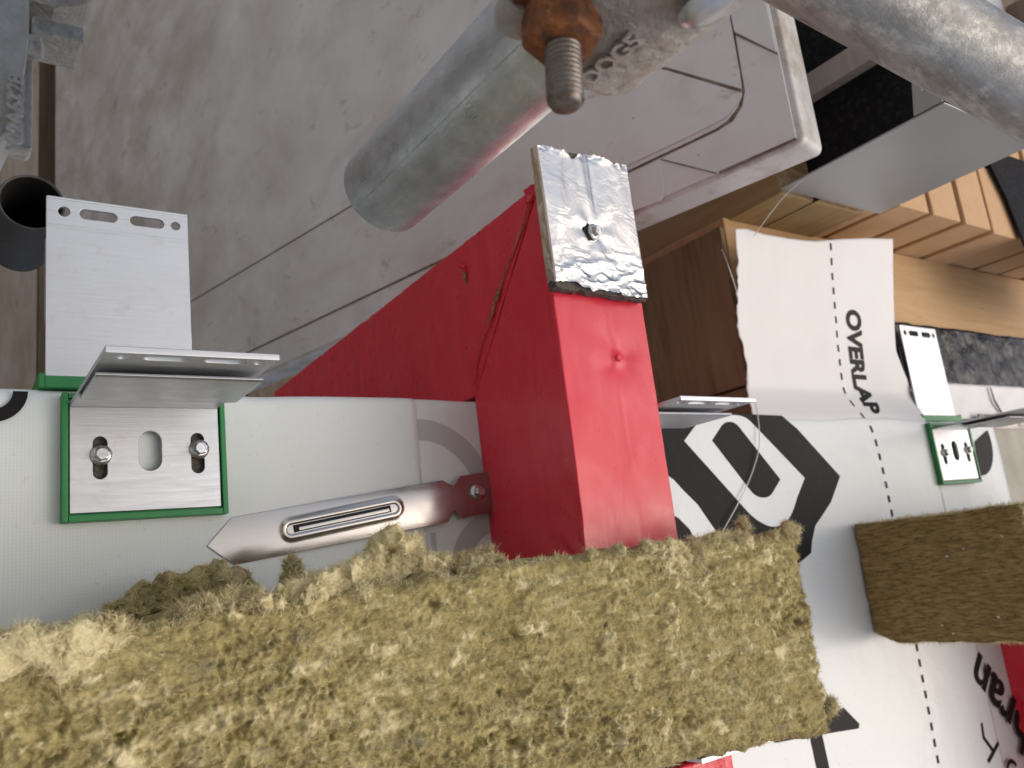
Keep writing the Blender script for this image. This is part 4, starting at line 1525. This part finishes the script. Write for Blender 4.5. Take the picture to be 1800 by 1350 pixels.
addgrid(F3, TN)
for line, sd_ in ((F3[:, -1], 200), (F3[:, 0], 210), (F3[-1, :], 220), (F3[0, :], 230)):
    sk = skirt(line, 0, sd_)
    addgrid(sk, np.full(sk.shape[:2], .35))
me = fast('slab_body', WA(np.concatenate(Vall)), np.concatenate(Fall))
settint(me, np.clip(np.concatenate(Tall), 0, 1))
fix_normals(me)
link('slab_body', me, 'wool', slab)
# normals of the front grid
dU = np.gradient(F3, axis=0)
dV = np.gradient(F3, axis=1)
NR = np.cross(dU, dV)
NR /= np.linalg.norm(NR, axis=2)[:, :, None]
rl = np.random.default_rng(9)
NFB = 85000
ii = rl.integers(0, nu, NFB)
jj = rl.integers(0, nv, NFB)
fp = [fibres(F3[ii, jj], NR[ii, jj], (0.8, 3.4), (0.14, 0.28), (0.6, 0.12, 0), 1.0, 0.38, 21, 0.6, tint=TN[ii, jj])]
# edge fuzz
m = 9000
ii = rl.integers(0, nu, m)
nr = np.tile(np.array([0, .8, .6]), (m, 1)) + rl.normal(size=(m, 3)) * .35
nr /= np.linalg.norm(nr, axis=1)[:, None]
fp.append(fibres(F3[ii, nv - 1 - rl.integers(0, 5, m)], nr, (1.2, 4.5), (0.15, 0.3), (0.4, 0, 0), 1.0, 0.7, 22, .9))
m = 5000
ii = rl.integers(0, nu, m)
nr = np.tile(np.array([0, -.8, .6]), (m, 1)) + rl.normal(size=(m, 3)) * .35
nr /= np.linalg.norm(nr, axis=1)[:, None]
fp.append(fibres(F3[ii, rl.integers(0, 5, m)], nr, (1.2, 4), (0.15, 0.3), (0.4, 0, 0), 1.0, 0.7, 23, .9))
m = 3500
jj = rl.integers(0, nv, m)
nr = np.tile(np.array([.9, 0, .5]), (m, 1)) + rl.normal(size=(m, 3)) * .3
nr /= np.linalg.norm(nr, axis=1)[:, None]
fp.append(fibres(F3[nu - 1 - rl.integers(0, 4, m), jj], nr, (1.2, 4), (0.15, 0.3), (0.3, .3, 0), 1.0, 0.8, 24, .9))
# torn flakes and tufts that belong to the slab
for (c, sz, rot, pale, nn_) in (
        ((-335, -153, 177), (34, 10, 10), (0, 0, .03), 1.15, 3600),
        ((-212, -143, 171), (28, 8.5, 10), (0, 0, .22), 1.0, 3000),
        ((-262, -141, 168), (22, 3.5, 6), (0, 0, .1), .45, 1400),
        ((-163, -131, 150), (22, 15, 10), (0, 0, .5), 1.0, 3600),
        ((-142, -136, 160), (12, 7, 6), (0, 0, -.2), .8, 1500),
        ((-186, -135, 160), (13, 8, 8), (0, .3, .3), .95, 1600),
        ((-115, -137, 165), (16, 4, 6), (0, 0, .1), .6, 1100),
        ((20, -147, 182), (15, 11, 2.6), (.25, 0, -.5), .8, 500),
        ((46, -146, 178), (9, 7, 4.0), (.1, .2, -.3), .6, 1500),
        ((85, -138, 170), (22, 3.4, 5), (0, 0, .05), .7, 1400),
        ((112, -132, 165), (4, 7, 4), (0, 0, .3), .55, 700),
        ((148, -139, 176), (8, 7, 5), (0, .2, -.5), .55, 1200),
        ((153, -261, 179), (7, 3.2, 3.5), (0, 0, .9), .6, 700)):
    o, f_ = wool_tuft('tuft', c, sz, rot, slab, int(abs(c[0]) * 7 + abs(c[1])), nn_ * 2, pale)
    fp.append(f_)
rt = np.random.default_rng(33)
for k_ in range(30):
    cu_ = rt.uniform(-345, 150)
    cv_ = -139 - 8.5 * min(max((-110 - cu_) / 235, 0), 1.3) + rt.uniform(-4, 1.5)
    sz_ = rt.uniform(2.5, 6.5)
    o, f_ = wool_tuft('tuft', (cu_, cv_, rt.uniform(166, 182)), (sz_ * rt.uniform(.8, 1.8), sz_ * .75, sz_ * .8), (0, 0, rt.normal(0, .5)), slab, 900 + k_, 420, rt.uniform(.35, .9))
    fp.append(f_)
fibre_obj(fp, slab)

# loose tufts behind the slab edge
for (nm, c, sz, rot, pale, nn_, lab) in (
        ('wool_tuft', (-250, -135, 48), (44, 13, 16), (0, 0, .12), .42, 5000, 'loose olive wool tuft heap behind the slab below the large green pad'),
        ('wool_tuft', (-199, -131, 92), (6, 11, 6), (0, 0, .2), .55, 900, 'small loose wool tuft standing under the middle of the steel blade'),
        ('wool_tuft', (-92, -131, 118), (17, 2.8, 3), (0, .0, .18), .5, 900, 'thin wispy wool strand just left of the red barrier foot')):
    t = empty(nm, *c, lab, 'wool tuft', 'loose wool tufts')
    o, f_ = wool_tuft('lump', c, sz, rot, t, int(abs(c[0]) * 3), nn_ * 2, pale, 1.0, (1.5, 5.5))
    fibre_obj([f_], t)

# right slab: seen on its dense lower end
rs = empty('wool_slab', 600, -262, 4, 'smaller dark brown stone wool slab with clean cut end at right', 'insulation slab')
abc, fc = hexgrid(None, (60, 96, 130))
p = np.stack([485 + 400 * abc[:, 0]**1.6, -263 + 126 * abc[:, 1], 4 + 180 * abc[:, 2]], 1)
dv = np.stack([fbm(p * [1, 1, .3], 7, 3, 301, .6), fbm(p * [1, 1, .6], 12, 3, 302), fbm(p, 12, 3, 303)], 1)
p2 = p + dv * np.array([1.2, 2.0, 2.2]) + np.stack([1.4 * fbm(p * [1, 1, .1], 5, 3, 311, .6), 0 * p[:, 0], 0 * p[:, 0]], 1)
# rounded far lower corner
cr = np.clip((24 - (p[:, 2] - 4)) / 24, 0, 1) * np.clip((24 - (p[:, 1] + 263)) / 24, 0, 1)
p2[:, 1] += 9 * cr
me = fast('slab_body', WA(p2), fc)
settint(me, np.zeros(len(p2)))
fix_normals(me)
link('slab_body', me, 'wool_d', rs)
end = np.where(abc[:, 0] < 1e-6)[0]
pk = end[np.random.default_rng(3).integers(0, len(end), 9000)]
nr = np.tile(np.array([-1.0, 0, 0]), (len(pk), 1))
V_, F_, t_ = fibres(p2[pk], nr, (3, 9), (0.16, 0.3), (0, 0.05, 1.6), 0.5, 0.10, 31, .25)
rp = [(V_, F_, t_ * .0)]
topm = np.where(((abc[:, 1] > .9999) | (abc[:, 1] < .0001) | (abc[:, 2] > .9999)) & (abc[:, 0] < .5))[0]
pk = topm[np.random.default_rng(4).integers(0, len(topm), 12000)]
nr = np.stack([np.full(len(pk), -.4), np.where(abc[pk, 1] > .5, 1.0, -1.0) * np.where(abc[pk, 2] > .9999, .2, 1), np.where(abc[pk, 2] > .9999, 1.0, .1)], 1)
nr /= np.linalg.norm(nr, axis=1)[:, None]
rp.append(fibres(p2[pk], nr, (2, 7), (0.25, 0.5), None, 1.0, .8, 32, .8))
fibre_obj(rp, rs)
rg = np.random.default_rng(77)
for k_ in range(9):
    c = (484.3, rg.uniform(-255, -150), rg.uniform(30, 165))
    pts = [(c[0] - .8, c[1] + rg.uniform(-1.6, 1.6), c[2] + rg.uniform(-2, 2)) for _ in range(6)]
    ang = sorted(range(6), key=lambda x: math.atan2(pts[x][1] - c[1], pts[x][2] - c[2]))
    pyd('fleck', [pts[x] for x in ang] + [(c[0] - 1.4, c[1], c[2])], [(i_, (i_ + 1) % 6, 6) for i_ in range(6)], 'core' if k_ % 3 == 0 else 'pvc_edge', rs)

# ================================================================ SCAFFOLD
def tube(name, p0, p1, r, label, mat, bore_len=120, wall_t=3.2, seg=64):
    p0, p1 = np.array(p0, float), np.array(p1, float)
    L_ = np.linalg.norm(p1 - p0)
    t = empty(name, *((p0 + p1) / 2), label, 'tube', 'scaffold tubes')
    f = basis(p0, p1 - p0, (0.3, 1, 0.1))
    rows = 60
    prof = [(r - wall_t, 0.6), (r - 0.8, 0), (r, 0.8)] + [(r, 0.8 + (L_ - 0.8) * i_ / rows) for i_ in range(1, rows + 1)]
    o = revolve('pipe', prof, seg, f, mat, t, closed_caps=False)
    revolve('bore', [(r - wall_t, 0.6), (r - wall_t - .1, bore_len), (0.5, bore_len)], seg, f, 'bore', t, closed_caps=False)
    return t, f


tb, tf = tube('scaffold_tube', (-178.5, 62.6, 209.5), (-176, 63.5, 760), 24.15, 'short galvanised scaffold tube pointing at the wall, its cut end above the bracket', 'galv')
# weld seam and stamped marks near the cut end
fs = basis((-178.5, 62.6, 209.5), (2.5, .9, 550), (0.3, 1, 0.1))


def tube_wrap(ang0, z0, flip=1):
    def fm(a):
        th_ = ang0 + a[:, 1] / 24.15
        rr_ = 24.2 + a[:, 2]
        return fs(np.stack([rr_ * np.cos(th_), rr_ * np.sin(th_), z0 + flip * a[:, 0]], 1))
    return fm


for sx, z0_, an in (('BS EN 39', 10, math.radians(118)), ('102446', 26, math.radians(132))):
    me = text_mesh('stamped_mark', sx, 5.5, tube_wrap(an, z0_), 0.10, 0, space=1.0)
    link('stamped_mark', me, 'galv', tb, smooth=False)
pts, faces = [], []
fw = tube_wrap(math.radians(143), 4)
for k_ in range(60):
    pts += [(k_ * 6.0, -0.16 + .12 * math.sin(k_), 0.06), (k_ * 6.0, 0.14 + .12 * math.cos(k_ * 2.1), 0.06)]
    if k_:
        faces.append((2 * k_ - 2, 2 * k_ - 1, 2 * k_ + 1, 2 * k_))
pyd('weld_seam', [tuple(x) for x in fw(np.array(pts))], faces, 'galv_old', tb)
tube('scaffold_tube', (-85, 149, 374), (1005, -251, 598), 24.15, 'weathered scaffold tube crossing the top right corner', 'galv_old')
tube('scaffold_tube', (-313, 191, -140), (-314, 190.5, -235), 24.15, 'dark open scaffold tube end behind the upright bracket leg', 'tube_dark', 90, 2.0)

# central coupler with rusty nut and bolt
cpl = empty('tube_coupler', -170, 48, 380, 'cast coupler with rusty nut and threaded bolt on the short scaffold tube', 'coupler')
def casting(name, outl, v0, v1, taper, mat, parent, seed, amp=0.7):
    """lumpy block: outline in (u,n), grown back along v with a draft."""
    o2 = np.array(outl)
    c = o2.mean(0)
    rings = []
    zs = [v0 + 2.2, v0 + .6, v0] if False else None
    prof = [(v1, 1.0 + taper), (v1 - (v1 - v0) * .4, 1.0 + taper * .5), (v0 + 4, 1.0), (v0 + 1.4, .975), (v0 + .2, .93), (v0, .86), (v0 - .2, .6), (v0 - .2, .3), (v0 - .2, .02)]
    m = len(o2)
    pts = []
    for (vv, s_) in prof:
        for (x, y) in o2:
            pts.append((c[0] + (x - c[0]) * s_, vv, c[1] + (y - c[1]) * s_))
    p_ = np.array(pts)
    p_ += amp * np.stack([fbm(p_, 7, 3, seed), fbm(p_, 7, 3, seed + 1), fbm(p_, 7, 3, seed + 2)], 1)
    fcs = []
    for j_ in range(len(prof) - 1):
        for i_ in range(m):
            fcs.append((j_ * m + i_, j_ * m + (i_ + 1) % m, (j_ + 1) * m + (i_ + 1) % m, (j_ + 1) * m + i_))
    fcs.append(tuple(range(m)))
    o = pyd(name, [tuple(x) for x in p_], fcs, mat, parent, smooth=True)
    s_ = o.modifiers.new('sub', 'SUBSURF')
    s_.levels = 2
    s_.render_levels = 2
    return o


th_, zz_ = np.meshgrid(np.linspace(0, 2 * math.pi, 121)[:-1], np.linspace(0, 1, 60), indexing='ij')
nz = 363 + 110 * zz_
rb = 31.0 - 6.5 * np.clip(1 - zz_ / .07, 0, 1)**2 + 1.6 * np.exp(-((zz_ - .07) / .05)**2)
rb = rb + 7 * np.clip(np.cos(th_ - math.radians(318)), 0, 1)**6 * np.clip(zz_ / .12, 0, 1)
nz = nz + 5.0 * np.cos(th_ - math.radians(200)) * (1 - zz_)
q = np.stack([(-177.5 + rb * np.cos(th_)).ravel(), (63 + rb * np.sin(th_)).ravel(), nz.ravel()], 1)
q = q + 0.7 * np.stack([fbm(q, 5, 3, 400), fbm(q, 5, 3, 401), fbm(q, 5, 3, 402)], 1)
i, j = np.meshgrid(np.arange(120), np.arange(59), indexing='ij')
a_ = (i * 60 + j).ravel()
b_ = (((i + 1) % 120) * 60 + j).ravel()
me = fast('coupler_body', WA(q), np.stack([a_, b_, b_ + 1, a_ + 1], 1))
fix_normals(me)
link('coupler_body', me, 'cast', cpl)


def bandmap(a):
    ang = math.radians(274) - a[:, 1] / 32.5
    rr_ = 32.3 + a[:, 2]
    return np.stack([-177.5 + rr_ * np.cos(ang), 63 + rr_ * np.sin(ang), 374 + a[:, 0]], 1)


me = text_mesh('embossed_letters', 'DOG5', 10.5, bandmap, 0.7, 0.1, bevel=0.25, sub=1)
link('embossed_letters', me, 'cast', cpl)
revolve('domed_pin', [(13, 0), (12.6, 2.2), (10.5, 4.6), (6, 6.2), (0.1, 6.6)], 32, basis((-168, 33, 428), (0.45, -.9, .1), (1, 0, 0)), 'galv', cpl)
revolve('lug', [(7.5, -6), (8.5, -3), (8.5, 3), (7.5, 6), (4, 7)], 24, basis((-209, 48, 378), (0.2, -.2, -1), (1, 0, 0)), 'cast', cpl)
nb_ = basis((-201.9, 35.9, 390.8), (-.12, -1, .02), (1, 0, .95))
nb = lambda a: nb_(np.asarray(a) * 0.93)
bolt = revolve('bolt', [(6.2, -14), (6.2, 33.2), (5.5, 34.6), (4.2, 35.4), (0.1, 35.6)], 28, nb, 'bolt', cpl)
revolve('washer', [(14, -13.0), (18.4, -12.8), (18.8, -11), (17.4, -8.4), (8, -8.2)], 36, nb, 'rust', cpl)
revolve('nut', [(15.2, -9), (15.2, 6.6), (14.0, 8.6), (9.4, 9.8), (6.3, 9.8)], 6, nb, 'rust', cpl, smooth=False, bevel=0.8)
# helical thread
pts, faces = [], []
turns, spt = 11, 22
pitch = 2.05
prof = [(-0.95, 5.95), (-0.25, 6.85), (0.25, 6.85), (0.95, 5.95)]
tot = turns * spt
for i_ in range(tot + 1):
    t_ = 2 * math.pi * i_ / spt
    z_ = 10.4 + pitch * i_ / spt
    for (dz, rr) in prof:
        pts.append((rr * math.cos(t_), rr * math.sin(t_), z_ + dz))
for i_ in range(tot):
    for k_ in range(3):
        a_ = i_ * 4 + k_
        faces.append((a_, a_ + 1, a_ + 5, a_ + 4))
q = nb(np.array(pts))
pyd('thread', [tuple(x) for x in q], faces, 'bolt', bolt, smooth=True)

# left coupler: curved forged flap with lugs
lc = empty('tube_coupler', -350, 90, 225, 'forged steel coupler flap with cast digits at the top left corner', 'coupler')
arm = [(-353, 190), (-352.5, 150), (-351, 110), (-350, 88), (-349.5, 72), (-350.5, 55), (-353, 42), (-357, 28), (-362, 20), (-372, 16), (-378, 26), (-374, 60), (-372, 110), (-372, 190)]


def forged(name, outl, n0, n1, seed, mat='forged', amp=.5, parent=lc):
    o2 = np.array(outl)
    c = o2.mean(0)
    m = len(o2)
    prof = [(n0, 1.0), ((n0 + n1) / 2, 1.0), (n1 - 3, 1.0), (n1 - 1, .98), (n1 - .2, .93), (n1, .85), (n1 + .2, .5), (n1 + .2, .02)]
    pts_ = []
    for (z_, s_) in prof:
        for (x, y) in o2:
            pts_.append((c[0] + (x - c[0]) * (s_ if s_ > .9 else s_), c[1] + (y - c[1]) * (s_ ** .35), z_))
    p_ = np.array(pts_)
    p_ += amp * np.stack([fbm(p_, 6, 3, seed), fbm(p_, 6, 3, seed + 1), fbm(p_, 6, 3, seed + 2)], 1)
    fcs = []
    for j_ in range(len(prof) - 1):
        for i_ in range(m):
            fcs.append((j_ * m + i_, j_ * m + (i_ + 1) % m, (j_ + 1) * m + (i_ + 1) % m, (j_ + 1) * m + i_))
    fcs.append(tuple(range(m)))
    o = pyd(name, [tuple(x) for x in p_], fcs, mat, parent, smooth=True)
    s_ = o.modifiers.new('sub', 'SUBSURF')
    s_.levels = 2
    s_.render_levels = 2
    return o


forged('flap', arm, 206, 262, 500)
box('inner_band', (-362, -343.5), (52, 140), (196, 209), 'forged', lc, 3, 3)
box('bolt_block', (-345, -324), (106.5, 115), (190, 214), 'forged', lc, 2.0, 3)
prism('fork_lug', [(-352, 119), (-337, 116.5), (-329, 120), (-322, 124.5), (-321, 131), (-324, 150), (-352, 160)], 'uv', (196, 222), 'forged', lc, 3, 3)
revolve('pivot_pin', [(8, 0), (8, 2.5), (6.5, 4), (0.1, 4.4)], 28, basis((-336, 137, 222), (0, 0, 1)), 'galv', lc)
revolve('rivet', [(5.0, -3), (5.0, 3), (4, 5), (0.1, 6)], 20, basis((-347.5, 86, 232), (1, 0, .3), (0, 1, 0)), 'forged', lc)
fm = lambda a: np.stack([-351.5 - a[:, 1] * 1.0, 22 + a[:, 0], 262.0 + a[:, 2]], 1)
me = text_mesh('cast_digits', '102A6728', 7.4, fm, 0.8, 0.06, bevel=0.2, space=1.02)
link('cast_digits', me, 'forged', lc)
tube('scaffold_tube', (-398, -40, 232), (-398, 420, 232), 24.15, 'scaffold tube outside the left frame edge carrying the forged coupler', 'galv_old')
